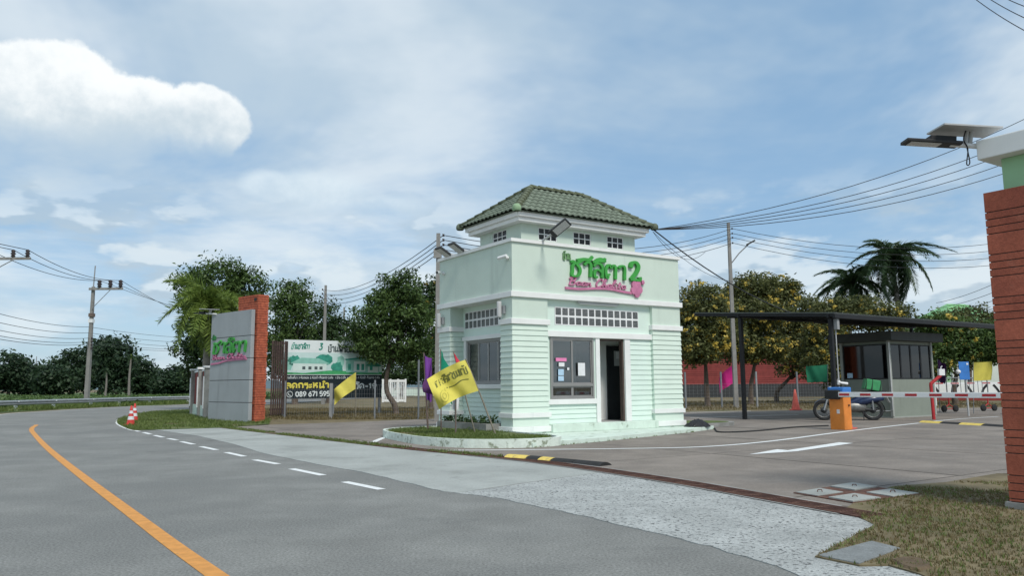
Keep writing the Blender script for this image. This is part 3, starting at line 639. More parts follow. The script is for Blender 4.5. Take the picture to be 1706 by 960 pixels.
# windows
def window(par, x0, x1, z0, z1, y, axis, transom=None, mull=(.5,), name='window'):
    """aluminium window in the plane y (axis 'y') or x (axis 'x')"""
    def B(m, a0, a1, d0, d1, b0, b1, n, p, bev=0.):
        return (MB().box(a0, a1, y+d0, y+d1, b0, b1) if axis == 'y' else MB().box(y+d0, y+d1, a0, a1, b0, b1)).build(n, mt[m], p, bevel=bev)
    fr = MB(); f_ = .055
    parts = [(x0, x0+f_, z0, z1), (x1-f_, x1, z0, z1), (x0+f_, x1-f_, z0, z0+f_), (x0+f_, x1-f_, z1-f_, z1)]
    if transom: parts.append((x0+f_, x1-f_, transom-.03, transom+.03))
    for (a0, a1, b0, b1) in parts:
        fr.box(a0, a1, y-.03, y+.05, b0, b1) if axis == 'y' else fr.box(y-.03, y+.05, a0, a1, b0, b1)
    w = fr.build(name, mt['alu'], par, bevel=.004)
    xs = [x0+f_]+[x0+(x1-x0)*m for m in mull]+[x1-f_]; zs = [z0+f_]+([transom] if transom else [])+[z1-f_]
    for j in range(len(zs)-1):
        for i in range(len(xs)-1):
            dd = .0 if (i % 2 == 0 and j > 0) else .02
            a0, a1, b0, b1 = xs[i], xs[i+1], zs[j]+(.03 if j else 0), zs[j+1]-(.03 if j+1 < len(zs)-1 else 0)
            sf = MB(); s_ = .035
            for q in ((a0, a0+s_, b0, b1), (a1-s_, a1, b0, b1), (a0+s_, a1-s_, b0, b0+s_), (a0+s_, a1-s_, b1-s_, b1)):
                sf.box(q[0], q[1], y-.015+dd, y+.01+dd, q[2], q[3]) if axis == 'y' else sf.box(y-.015+dd, y+.01+dd, q[0], q[1], q[2], q[3])
            sf.build('sash', mt['alu'], w)
            B('glass', a0+s_, a1-s_, -.004+dd, .004+dd, b0+s_, b1-s_, 'pane', w)
    return w
wf = window(gh, 1.195, 2.60, .918, 2.485, .10, 'y', 1.27)
window(gh, .775, 2.905, 1.312, 2.495, .43, 'x', None, (.27, .5, .73))
def sticker(px0, py0, px1, py1, m, name='paper_notice'):
    a, b = FR(px0, py0, .09), FR(px1, py1, .09); MB().box(a[0], b[0], .066, .070, b[1], a[1]).build(name, mt[m], wf)
sticker(925, 596.5, 943, 602.5, 'paper_pink'); sticker(930, 604.5, 939.5, 611, 'paper'); sticker(929, 615.5, 938.5, 625.5, 'paper_blue'); sticker(929, 627, 938.5, 635, 'paper_blue'); sticker(962, 605, 974, 626.5, 'paper'); sticker(944, 613, 947.5, 617, 'paper')
# door
dr = MB().box(2.80, 2.845, .12, .22, .305, 2.49).box(3.60, 3.66, .10, .22, .305, 2.49).box(2.845, 3.60, .12, .22, 2.43, 2.49).build('door_frame', mt['door_brown'], gh)
lf = MB().box(0, .74, -.02, .02, 0, 2.10).build('door_leaf', mt['door_dark'], gh, bevel=.004); xf(lf, (2.85, .25, .312), (0, 0, R(98)))
MB().tube([(.66, -.02, .95), (.66, -.07, .95), (.56, -.07, .95)], .012, 6).build('handle', mt['galv'], lf)
# fascia storey, parapet, roof slab
fs = MB()
for a in ((0, W_, 0, .15, 3.582, 4.82), (0, .15, .15, D_-.15, 3.582, 4.82), (W_-.15, W_, .15, D_-.15, 3.582, 4.82), (0, W_, D_-.15, D_, 3.582, 4.82)): fs.box(*a)
fs.build('parapet_wall', mt['mint'], gh)
cp_ = MB()
for a in ((-.05, W_+.05, -.05, .20, 4.822, 4.905), (-.05, .20, .20, D_-.20, 4.822, 4.905), (W_-.20, W_+.05, .20, D_-.20, 4.822, 4.905), (-.05, W_+.05, D_-.20, D_+.05, 4.822, 4.905)): cp_.box(*a)
cp_.build('parapet_cap', mt['white_trim'], gh)
bx('roof_slab', 'concrete', gh, .15, W_-.15, .15, D_-.15, 4.45, 4.55)
TX0, TX1, TY0, TY1 = .88, 4.88, .88, 2.98
tw = MB()
xs = [TX0, 1.44, 2.06, 2.62, 3.24, 3.83, 4.44, TX1]
for i in range(7):
    if i % 2 == 0: tw.box(xs[i], xs[i+1], TY0, TY0+.1, 4.552, 5.60)
    else: tw.box(xs[i], xs[i+1], TY0, TY0+.1, 4.552, 5.14); tw.box(xs[i], xs[i+1], TY0, TY0+.1, 5.485, 5.60)
tw.box(TX0, TX0+.1, TY0+.1, 1.60, 4.552, 5.60); tw.box(TX0, TX0+.1, 2.30, TY1, 4.552, 5.60); tw.box(TX0, TX0+.1, 1.60, 2.30, 4.552, 5.16); tw.box(TX0, TX0+.1, 1.60, 2.30, 5.50, 5.60)
tw.box(TX0+.1, TX1, TY1-.1, TY1, 4.552, 5.60); tw.box(TX1-.1, TX1, TY0+.1, TY1-.1, 4.552, 5.60)
tower = tw.build('tower_wall', mt['mint'], gh)
bx('tower_floor', 'interior', gh, TX0+.1, TX1-.1, TY0+.1, TY1-.1, 4.552, 4.60)
def twin(a0, a1, z0, z1, y, axis):
    m = MB(); b = .022; n = 3
    def q(c0, c1, e0, e1, d0=.0, d1=.05): m.box(c0, c1, y+d0, y+d1, e0, e1) if axis == 'y' else m.box(y+d0, y+d1, c0, c1, e0, e1)
    q(a0, a0+b, z0, z1); q(a1-b, a1, z0, z1); q(a0+b, a1-b, z0, z0+b); q(a0+b, a1-b, z1-b, z1); zm = (z0+z1)/2
    q(a0+b, a1-b, zm-.012, zm+.012)
    for i in (1, 2): c = a0+(a1-a0)*i/3; q(c-.011, c+.011, z0+b, zm-.012); q(c-.011, c+.011, zm+.012, z1-b)
    w = m.build('tower_window', mt['white'], gh)
    for i in range(3):
        for j in range(2):
            c0, c1 = a0+(a1-a0)*i/3+.012, a0+(a1-a0)*(i+1)/3-.012; e0, e1 = (z0+b, zm-.012) if j == 0 else (zm+.012, z1-b)
            (MB().box(c0, c1, y+.022, y+.028, e0, e1) if axis == 'y' else MB().box(y+.022, y+.028, c0, c1, e0, e1)).build('pane', mt['glass_tower'], w)
for a, b in ((1.44, 2.06), (2.62, 3.24), (3.83, 4.44)): twin(a, b, 5.14, 5.485, TY0+.01, 'y')
twin(1.60, 2.30, 5.16, 5.50, TX0+.01, 'x')
EX0, EX1, EY0, EY1 = .46, 5.28, .46, 3.42; ZE, ZR = 5.80, 6.85; HD = (EY1-EY0)/2
bx('eave_fascia', 'white_trim', gh, .64, 5.10, .64, 3.24, 5.545, 5.655, bevel=.008); bx('eave_fascia', 'white_trim', gh, .57, 5.17, .57, 3.31, 5.657, 5.775, bevel=.008)
rf = MB(); u_ = .04
rf.add([(EX0+u_, EY0+u_, ZE-.02), (EX1-u_, EY0+u_, ZE-.02), (EX1-u_, EY1-u_, ZE-.02), (EX0+u_, EY1-u_, ZE-.02), (EX0+HD, EY0+HD, ZR-.06), (EX1-HD, EY0+HD, ZR-.06)], [(0, 1, 5, 4), (1, 2, 5), (2, 3, 4, 5), (3, 0, 4), (3, 2, 1, 0)])
roof = rf.build('roof', mt['roof_tile'], gh)
SL = math.hypot(HD, ZR-ZE); NC = 7; EXP = SL/NC; TWD = .2
def tile_bm():
    bm = bmesh.new(); rows = []
    for (b, dh) in ((.0, .002), (.0, .024), (EXP+.03, .004)):
        rows.append([bm.verts.new((a*TWD/8, b, .036*(.5-.5*math.cos(2*math.pi*a/8))+dh)) for a in range(9)])
    for r in range(2):
        for a in range(8):
            f = bm.faces.new((rows[r][a], rows[r][a+1], rows[r+1][a+1], rows[r+1][a])); f.smooth = r == 1
    return bm
tb = tile_bm(); tile_me = bpy.data.meshes.new('roof_tile'); tb.to_mesh(tile_me); tb.free(); tile_me.materials.append(mt['roof_tile'])
def slope(origin, along, upv, length, hip_r=True, keep=True):
    """tiles on one slope; origin: eave start, along: unit vector on the eave, upv: unit vector up the slope"""
    nrm = along.cross(upv); base = Matrix((( along.x, upv.x, nrm.x, origin.x), (along.y, upv.y, nrm.y, origin.y), (along.z, upv.z, nrm.z, origin.z), (0, 0, 0, 1)))
    joined = bmesh.new(); kx = HD/SL       # hips close by kx per metre of slope
    for c in range(NC):
        b0 = c*EXP; n = int(length/TWD)+1; off = (length-n*TWD)/2
        for i in range(n):
            a0 = off+i*TWD; lo0, hi0 = b0*kx, length-b0*kx; lo1, hi1 = (b0+EXP+.03)*kx, length-(b0+EXP+.03)*kx
            if a0+TWD < lo0+.01 or a0 > hi0-.01: continue
            T = base @ Matrix.Translation((a0, b0, 0))
            whole = a0 >= lo1-.0 and a0+TWD <= hi1+.0
            if whole and keep:
                o = link('roof_tile', tile_me, None, roof); o.matrix_basis = T; continue
            bm = tile_bm()
            for (px, nx) in ((0., -1.), (length, 1.)):
                bmesh.ops.bisect_plane(bm, geom=bm.verts[:]+bm.edges[:]+bm.faces[:], plane_co=(px-a0, -b0, 0), plane_no=(nx, kx, 0), clear_outer=True)
            if len(bm.faces):
                me = bpy.data.meshes.new('roof_tile'); bm.to_mesh(me); me.materials.append(mt['roof_tile'])
                if keep: o = link('roof_tile', me, None, roof); o.matrix_basis = T
                else: me.transform(T); joined.from_mesh(me)
            bm.free()
    if not keep and len(joined.faces):
        me = bpy.data.meshes.new('rear_tiles'); joined.to_mesh(me); link('rear_tiles', me, mt['roof_tile'], roof, kind='stuff')
    joined.free()
hv, zv = HD/SL, (ZR-ZE)/SL
slope(Vector((EX0, EY0, ZE)), Vector((1, 0, 0)), Vector((0, hv, zv)), EX1-EX0)
slope(Vector((EX0, EY1, ZE)), Vector((0, -1, 0)), Vector((hv, 0, zv)), EY1-EY0)
slope(Vector((EX1, EY1, ZE)), Vector((-1, 0, 0)), Vector((0, -hv, zv)), EX1-EX0, keep=False)
slope(Vector((EX1, EY0, ZE)), Vector((0, 1, 0)), Vector((-hv, 0, zv)), EY1-EY0, keep=False)
def half_tile():
    m = MB(); n = 9; vs = []
    for (xx, r_, dz) in ((0, .105, .012), (.31, .085, 0), (0, .088, .006)):
        for k in range(n): w = R(-8)+R(196)*k/(n-1); vs.append((xx, r_*math.cos(w), r_*math.sin(w)*.9+dz))
    m.add(vs, [(k, k+1, n+k+1, n+k) for k in range(n-1)] + [(k+1, k, 2*n+k, 2*n+k+1) for k in range(n-1)], True); return m
ht = half_tile().build('ridge_tile', mt['ridge_tile'], roof); ht_me = ht.data; first = True
def ridge(p, q):
    global first
    p, q = Vector(p), Vector(q); d = q-p; n = int(round(d.length/.27)); d.normalize(); st = (q-p).length/n
    for k in range(n):
        o = ht if first else link('ridge_tile', ht_me, None, roof); first = False
        side = Vector((0, 0, 1)).cross(d).normalized(); upv = d.cross(side); pp = p+d*(k*st)
        o.matrix_basis = Matrix(((d.x, side.x, upv.x, pp.x), (d.y, side.y, upv.y, pp.y), (d.z, side.z, upv.z, pp.z), (0, 0, 0, 1)))
za, zb = ZE+.02, ZR+.02; A1, A2 = (EX0+HD, EY0+HD, zb), (EX1-HD, EY0+HD, zb)
for c_, a_ in (((EX0+.02, EY0+.02, za), A1), ((EX0+.02, EY1-.02, za), A1), ((EX1-.02, EY0+.02, za), A2), ((EX1-.02, EY1-.02, za), A2)): ridge(c_, a_)
ridge(A1, A2)
for c_ in ((EX0, EY0), (EX0, EY1), (EX1, EY0), (EX1, EY1)):
    m = MB().lathe([(.001, .125), (.06, .115), (.10, .075), (.118, .02), (.112, -.05), (.09, -.07)], 12).build('hip_cap', mt['hip_cap' if c_ == (EX0, EY0) else 'ridge_tile'], roof); m.location = (c_[0]+.02, c_[1]+.02, ZE+.015)
# bits fixed to the house
fl = MB().box(2.05, 3.45, -.01, .06, 3.395, 3.441).build('tube_lamp', mt['light_grey'], gh); MB().tube([(2.12, .025, 3.375), (3.38, .025, 3.375)], .016, 8).build('tube', mt['white'], fl)
for (yy, zz, ) in ((.33, 3.14), (3.52, 3.10)):
    t = thing('wall_lamp', 'grey tube-shaped lamp with small box on the ' + ('near corner column of the guard house' if yy < 1 else 'far left column of the guard house'), 'wall lamp', LW(-.0, yy, zz), AZ)
    MB().box(-.07, -.002, -.05, .05, -.10, .10).build('junction_box', mt['grey_metal'], t, bevel=.008); MB().lathe([(.001, -.19), (.058, -.19), (.06, -.17), (.06, .19), (.05, .21), (.001, .21)], 14, (-.13, .06, 0)).build('lamp_tube', mt['light_grey'], t)
def cctv(px, py, ang, label):
    y_, z_ = FL(px, py); t = thing('security_camera', label, 'camera', LW(0, y_, z_), AZ)
    MB().lathe([(.001, 0), (.05, 0), (.05, -.03), (.001, -.03)], 12, (0, 0, 0), 'x').build('mount', mt['white'], t)
    MB().tube([(-.03, 0, 0), (-.10, 0, 0), (-.13, 0, .02)], .018, 6).build('bracket', mt['white'], t)
    b = MB().tube([(-.13+math.cos(ang)*.10, math.sin(ang)*.10, .035), (-.13-math.cos(ang)*.16, -math.sin(ang)*.16, -.0)], .042, 12).build('camera_body', mt['white'], t)
    e = (-.13-math.cos(ang)*.162, -math.sin(ang)*.162, -.002); MB().tube([e, (e[0]-math.cos(ang)*.006, e[1]-math.sin(ang)*.006, e[2]-.001)], .036, 12).build('lens', mt['black'], b)
cctv(846, 430, R(-72), 'white bullet security camera on the fascia near the front corner of the guard house')
cctv(740, 456, R(30), 'white bullet security camera with dark lens at the far left fascia end')
def flood(label, base, head, yaw, pitch, size=(.46, .22)):
    t = thing('floodlight', label, 'floodlight', base)
    b = Vector(base); h = Vector(head)-b
    MB().tube([(0, 0, 0), tuple(h*.55), tuple(h)], .03, 8).build('arm', mt['light_grey'], t)
    o = MB().box(-size[0]/2, size[0]/2, -size[1]/2, size[1]/2, -.03, .03).build('lamp_head', mt['dark_metal'], t, bevel=.012); xf(o, h, (pitch[0], pitch[1], yaw))
    MB().box(-size[0]/2+.10, size[0]/2-.04, -size[1]/2+.03, size[1]/2-.03, -.036, -.031).build('lens', mt['lens'], o)
    MB().box(-size[0]/2+.04, -size[0]/2+.16, -.05, .05, .03, .07).build('driver_box', mt['dark_metal'], o)
bx_, bz_ = FR(903, 404, .0)
hd = Yd(933, 380, 18.75); flood('floodlight on a short pale arm over the front parapet beside the lettering', LW(bx_, .05, 4.9), tuple(hd), AZ-R(58), (R(-38), R(-34)), (.54, .26))
for (px, py, lab) in ((749, 424, 'dark floodlight at the far left parapet corner, tilted outward'), (771, 416, 'floodlight with wide pale lens on the left parapet, nearer the tower')):
    y_, z_ = FL(px, py); flood(lab, LW(.05, y_-.25, 4.9), tuple(LW(-.16, y_, 4.99)), AZ+R(180), (0, R(-30)), (.52, .34))
# the lettering on the fascia
ws = thing('house_sign', 'green Thai lettering with pink script and flower on the guard house fascia', 'sign', LW(0, 0, 4.2), AZ)
def fn_ws(x, y, d): return (x, -.004-d, y-4.2)
for c, m in letters('บ้าน', 1.56, 4.50, .155, .032, .03, fn_ws, .0, .75, .3): m.build('letter', mt['sign_green_worn'], ws)
for c, m in letters('ชาลิตา', 1.76, 4.09, .385, .088, .07, fn_ws, .05, 1.36, .45): m.build('letter', mt['sign_green'], ws)
for c, m in letters('2', 3.80, 4.10, .50, .13, .07, fn_ws, .04, 1.1, .5): m.build('numeral', mt['sign_green'], ws)
m = MB(); ribbon(m, [(2.0, 4.50), (2.2, 4.54), (2.42, 4.55), (2.52, 4.64)], .07, .074, fn_ws, -.2); m.build('flourish', mt['sign_green'], ws)
m = MB(); ribbon(m, [(2.52, 4.50), (2.75, 4.55), (2.9, 4.56), (2.96, 4.63)], .06, .074, fn_ws, -.2); m.build('flourish', mt['sign_green'], ws)
for c, m in letters('Baan Chalita', 1.72, 3.845, .20, .036, .045, fn_ws, .28, 1.62, .3): m.build('script_letter', mt['sign_pink'], ws)
m = MB(); ribbon(m, [(1.62, 3.755), (2.1, 3.755), (2.6, 3.80), (3.1, 3.815), (3.5, 3.78), (3.88, 3.75)], .06, .04, fn_ws, .0); m.build('underline', mt['sign_pink'], ws)
def flower(par, cx, cz, r, d, mat, fn, name='flower', petals=5):
    m = MB(); n = 60; P = []
    for k in range(n): a = 2*math.pi*k/n; q = r*(.70+.30*abs(math.cos(a*petals/2+.5))**.7); P.append((cx+q*math.cos(a)*.92, cz+q*math.sin(a)*1.1))
    vs = [fn(*p, d) for p in P]+[fn(*p, 0) for p in P]+[fn(cx, cz, d+.01)]
    m.add(vs, [(k, (k+1) % n, 2*n) for k in range(n)]+[(k, n+k, n+(k+1) % n, (k+1) % n) for k in range(n)]); return m.build(name, mat, par)
f_ = flower(ws, 4.06, 3.885, .225, .06, mt['sign_pink'], fn_ws); flower(f_, 4.30, 4.07, .06, .055, mt['sign_pink'], fn_ws, 'bud')
# ------------------------------------------------------------------ leaves, trees, palms
def leaf_mesh(name, C, Nn, size, rs, aspect=.5):
    """rhombic leaves: C centres, Nn normals (numpy), size per leaf"""
    n = len(C); t = rs.normal(size=(n, 3)); t -= Nn*np.sum(t*Nn, 1, keepdims=True); t /= np.linalg.norm(t, axis=1, keepdims=True)+1e-9
    b = np.cross(Nn, t); s = size[:, None]
    V = np.empty((n, 4, 3)); V[:, 0] = C-t*s*.5; V[:, 1] = C+b*s*aspect*.5+Nn*s*.06; V[:, 2] = C+t*s*.5; V[:, 3] = C-b*s*aspect*.5+Nn*s*.06
    return quads_mesh(name, V.reshape(-1, 3), n)
def quads_mesh(name, V, n):
    me = bpy.data.meshes.new(name); me.vertices.add(n*4); me.vertices.foreach_set('co', V.astype(np.float32).ravel())
    me.loops.add(n*4); me.loops.foreach_set('vertex_index', np.arange(n*4, dtype=np.int32)); me.polygons.add(n)
    me.polygons.foreach_set('loop_start', np.arange(0, n*4, 4, dtype=np.int32)); me.polygons.foreach_set('loop_total', np.full(n, 4, dtype=np.int32)); me.update(calc_edges=True); return me
def crown_pts(blobs, nclump, nleaf, spread, rs):
    w = np.array([b[3]*b[4]*b[5] for b in blobs])**.75; w /= w.sum(); C = []; N_ = []
    for k in rs.choice(len(blobs), nclump, p=w):
        b = blobs[k]; d = rs.normal(size=3); d /= np.linalg.norm(d); r = rs.uniform(.25, 1.)**.45
        c = np.array(b[:3])+d*r*np.array(b[3:6]); m = int(nleaf*rs.uniform(.5, 1.5))
        off = np.clip(rs.normal(size=(m, 3)), -1.5, 1.5)*spread*np.array([1, 1, .7])*rs.uniform(.6, 1.25)
        C.append(c+off); nn = rs.normal(size=(m, 3))*.8+d*.5+np.array([0, 0, .6]); N_.append(nn/np.linalg.norm(nn, axis=1, keepdims=True))
    return np.concatenate(C), np.concatenate(N_)
def tree(name, label, base, blobs_px, d, leaf='leaf', nclump=150, nleaf=55, lsize=.16, spread=.3, seed=1, trunk_r=.13, blossom=0, group=None, trunk_pts=None, cat='tree', dz=0.):
    """base: ground point; blobs_px: (px, py, rx, ry) of the crown at depth d"""
    rs = np.random.RandomState(seed); k = d/F; base = Vector(base)
    t = thing(name, label, cat, base, 0, group)
    bl = []
    for i, (px, py, rx, ry) in enumerate(blobs_px):
        c = Yd(px, py, d)-base; dep = rs.uniform(-.35, .35)*rx*k; bl.append((c.x, c.y+dep, c.z, rx*k, (rx+ry)*.5*k, ry*k))
    zc = sum(b[2] for b in bl)/len(bl); zmin = min(b[2]-b[5] for b in bl); cxm = sum(b[0] for b in bl)/len(bl)
    fork = Vector((cxm*.5, 0, max(zmin+.2, .35*zc)))
    tp = trunk_pts or [Vector((0, 0, -.05)), Vector((rs.uniform(-.08, .08), 0, fork.z*.4)), Vector((fork.x*.6, rs.uniform(-.1, .1), fork.z*.75)), fork]
    tp = [Vector(p) for p in tp]; P = smoothpts(tp, 5); n = len(P)
    tm = MB().tube(P, [trunk_r*(1.35-.75*i/(n-1)) if i else trunk_r*1.7 for i in range(n)], 9)
    for b in bl:
        e = Vector(b[:3]); mid = fork*.5+e*.5+Vector((rs.uniform(-.3, .3), rs.uniform(-.3, .3), -.15*b[5])); L_ = smoothpts([tp[-1]-Vector((0, 0, .25)), mid, e], 5)
        tm.tube(L_, [trunk_r*.5*(1-.85*i/(len(L_)-1)) for i in range(len(L_))], 6)
        for q in range(4):
            dd = Vector(rs.normal(size=3)); dd.normalize(); s_ = mid*.4+e*.6; tm.tube([s_, s_+Vector((dd.x*b[3], dd.y*b[4], abs(dd.z)*b[5]))*.75], [trunk_r*.18, trunk_r*.04], 5)
    tm.build('trunk', mt['bark'], t)
    C, Nn = crown_pts(bl, nclump, nleaf, spread, rs); sz = lsize*rs.uniform(.6, 1.35, len(C))
    cr = link('crown', leaf_mesh('crown', C, Nn, sz, rs), mt[leaf], t)
    if blossom:
        B, Bn = crown_pts([(b[0], b[1]-b[4]*.25, b[2], b[3]*1.05, b[4]*1.05, b[5]*1.05) for b in bl], blossom, 15, spread*.34, rs)
        link('blossoms', leaf_mesh('blossoms', B, Bn, lsize*.72*rs.uniform(.6, 1.3, len(B)), rs, .8), mt['blossom'], cr)
    return t
def frond_mesh(name, L, nl=26, leaf=.55, droop=.9, wid=.045, plume=False, seed=0):
    rs = np.random.RandomState(seed); V = []; pts = []
    for i in range(nl+1):
        u = i/nl; pts.append(np.array([L*(u-.18*droop*u*u), 0, L*(.55*u-.95*droop*u*u)]))
    for i in range(1, nl+1):
        u = i/nl; p = pts[i]; tg = pts[i]-pts[i-1]; tg = tg/np.linalg.norm(tg); ll = leaf*math.sin(math.pi*(.12+.80*u))**.6
        for sgn in (-1, 1):
            for rep in range(3 if plume else 2):
                ang = rs.uniform(-.5, .5)+(rs.uniform(-1.3, 1.3) if plume else 0)
                side = np.array([0, sgn*math.cos(ang), math.sin(ang)-.25]); dirv = side*.85+tg*(.55+.2*rs.rand()); dirv /= np.linalg.norm(dirv)
                q = p-tg*(L/nl)*rs.rand(); e = q+dirv*ll*rs.uniform(.8, 1.1)+np.array([0, 0, -.30*ll*rs.rand()]); mdl = (q*.6+e*.4)+np.array([0, 0, .03*ll])
                wv = np.cross(dirv, np.array([0, 0, 1.])); wv = np.cross(wv, dirv)*.35+tg*.8; wv = wv/np.linalg.norm(wv)*wid*.5
                V += [q, mdl+wv, e, mdl-wv]
    for i in range(nl):
        w = np.array([0, .018*(1-i/nl)+.004, 0]); V += [pts[i]-w, pts[i]+w, pts[i+1]+w, pts[i+1]-w]
    return quads_mesh(name, np.array(V), len(V)//4)
def palm(label, base, top, L, nf=14, mat='frond_dark', trunk_r=.16, leaf=.55, droop=.9, plume=False, seed=3, wid=.05, nl=26, group=None, up=(-10, 65)):
    rs = np.random.RandomState(seed); base = Vector(base); t = thing('palm_tree', label, 'palm', base, 0, group); h = top-base.z
    P = smoothpts([Vector((0, 0, -.05)), Vector((.04*h*rs.uniform(-1, 1), 0, h*.5)), Vector((0, 0, h))], 6); n = len(P)
    MB().tube(P, [trunk_r*(1.25-.5*i/(n-1)) for i in range(n)], 10).build('trunk', mt['palm_bark'], t)
    if L > 1.2: MB().tube([P[-1]-Vector((0, 0, .1)), P[-1]+Vector((0, 0, .7))], [trunk_r*.8, trunk_r*.35], 8).build('crownshaft', mt['frond'], t)
    mes = [frond_mesh('frond', L, nl, leaf, droop*f_, wid, plume, seed+i) for i, f_ in enumerate((.75, 1., 1.2))]
    for i in range(nf):
        o = link('frond', mes[i % 3], mt[mat], t); a = i*2.399+rs.uniform(-.2, .2); e = R(up[0]+(up[1]-up[0])*(i/nf))
        s_ = rs.uniform(.85, 1.1); o.location = P[-1]+Vector((0, 0, .3 if L > 1.2 else .02)); o.rotation_euler = (rs.uniform(-.2, .2), -e+.35, a); o.scale = (s_, s_, s_)
    return t
def gp3(px, py, z=0.): p = G(px, py); return Vector((p.x, p.y, z))
def at(px, d, z=-.03): p = Yd(px, 640, d); return Vector((p.x, p.y, z))
# left of the guard house
tree('shade_tree', 'tall rounded green tree rising behind the palm and the grey sign wall', at(375, 46), [(365, 465, 48, 34), (415, 480, 30, 34), (325, 470, 30, 26), (340, 520, 30, 30), (390, 515, 55, 38), (312, 500, 18, 20)], 46, 'leaf', 240, 60, .21, .34, 11, .2)
tree('shade_tree', 'shrubby dark tree at the far end of the red boundary wall', at(322, 48), [(318, 575, 20, 30), (330, 610, 22, 30), (306, 560, 12, 22), (345, 585, 30, 40)], 48, 'leaf_dark', 110, 60, .2, .3, 12, .12)
palm('bright green plume-leaved palm behind the grey sign wall', at(346, 37), 4.95, 2.5, 34, 'frond', .17, .55, 1.2, True, 5, .07, 44, None, (-55, 68))
tree('leafy_tree', 'broad dark tree behind the billboard, next to the red pillar', at(492, 62), [(485, 495, 34, 32), (465, 540, 35, 40), (510, 525, 34, 40), (500, 480, 16, 18), (480, 580, 50, 40)], 62, 'leaf', 190, 55, .26, .42, 13, .2)
tree('leafy_tree', 'loose-crowned dark tree behind the billboard between two distant poles', at(548, 66), [(545, 530, 28, 30), (525, 545, 30, 34), (575, 560, 30, 32), (550, 580, 50, 30)], 66, 'leaf_dark', 150, 55, .26, .42, 14, .18)
b_ = gp3(655, 691)
tree('street_tree', 'round dense green tree with bent trunk beside the billboard', b_, [(655, 510, 46, 38), (690, 520, 42, 44), (620, 545, 38, 36), (675, 565, 52, 36), (640, 570, 45, 30), (678, 472, 17, 22), (650, 478, 22, 18), (700, 600, 30, 20), (610, 570, 30, 18), (655, 595, 40, 14)], 36.5, 'leaf', 330, 62, .17, .25, 15, .11,
     trunk_pts=[Vector((0.15, 0, -.05)), Vector((.05, 0, .45)), Vector((-.28, 0, 1.0)), Vector((-.33, 0, 1.7)), Vector((-.1, 0, 2.7)), Vector((.3, 0, 3.6))])
tree('flowering_tree', 'dark tree with a few yellow blossoms behind the purple flag', at(718, 44), [(715, 500, 24, 34), (730, 540, 30, 40), (712, 590, 26, 36), (735, 480, 20, 24)], 44, 'leaf_dark', 130, 55, .19, .28, 16, .12, 22)
# right of the guard house: trees with yellow blossom along the fence
RB = 'trees with yellow blossom along the fence'
def ftree(label, px, d, blobs, n, seed, bl, leaf='leaf_olive', tp=None): tree('flowering_tree', label, at(px, d), [(a, b+4, c*1.14, e*1.2) for a, b, c, e in blobs], d, leaf, int(n*1.7), 60, .21, .34, seed, .14, int(bl*1.8), RB, tp)
ftree('yellow-blossomed tree closest to the guard house wall', 1178, 47, [(1165, 500, 30, 28), (1150, 540, 30, 36), (1190, 530, 32, 34), (1170, 570, 46, 22), (1205, 560, 26, 22), (1150, 585, 20, 14)], 210, 21, 110)
ftree('yellow-blossomed tree behind the black shelter post', 1250, 50, [(1255, 480, 32, 22), (1225, 500, 26, 30), (1290, 490, 34, 24), (1310, 475, 18, 18), (1250, 520, 50, 30), (1235, 570, 40, 26), (1275, 575, 36, 24)], 260, 22, 95)
ftree('yellow-blossomed tree with a thick trunk behind the traffic cone', 1293, 55, [(1330, 520, 34, 26), (1310, 560, 44, 34), (1350, 560, 40, 38), (1375, 530, 30, 24), (1340, 600, 44, 22)], 240, 23, 75)
ftree('yellow-blossomed tree over the left end of the booth', 1400, 50, [(1400, 515, 34, 22), (1440, 520, 40, 22), (1385, 560, 34, 36), (1480, 530, 30, 20), (1370, 600, 26, 26), (1400, 620, 20, 30)], 230, 24, 70)
ftree('yellow-blossomed tree between the booth and the red pillar', 1590, 46, [(1585, 560, 34, 28), (1620, 575, 36, 26), (1560, 590, 26, 26), (1650, 570, 30, 28), (1560, 540, 26, 18)], 200, 25, 40, 'leaf')
tree('clipped_tree', 'tall pale green clipped tree top over the shelter roof', at(1615, 60), [(1590, 535, 26, 20), (1630, 532, 30, 22), (1660, 540, 26, 22), (1610, 560, 50, 24)], 60, 'leaf_olive', 150, 55, .22, .35, 26, .14)
palm('tall feathery palm, the higher one, behind the shelter roof', at(1500, 62), 10.9, 3.9, 28, 'frond_dark', .2, .85, 1.15, False, 8, .11, 46, None, (-45, 78))
palm('feathery palm, the lower one, left of the taller palm', at(1428, 64), 9.2, 3.6, 24, 'frond_dark', .18, .8, 1.05, False, 9, .11, 44, None, (-40, 78))
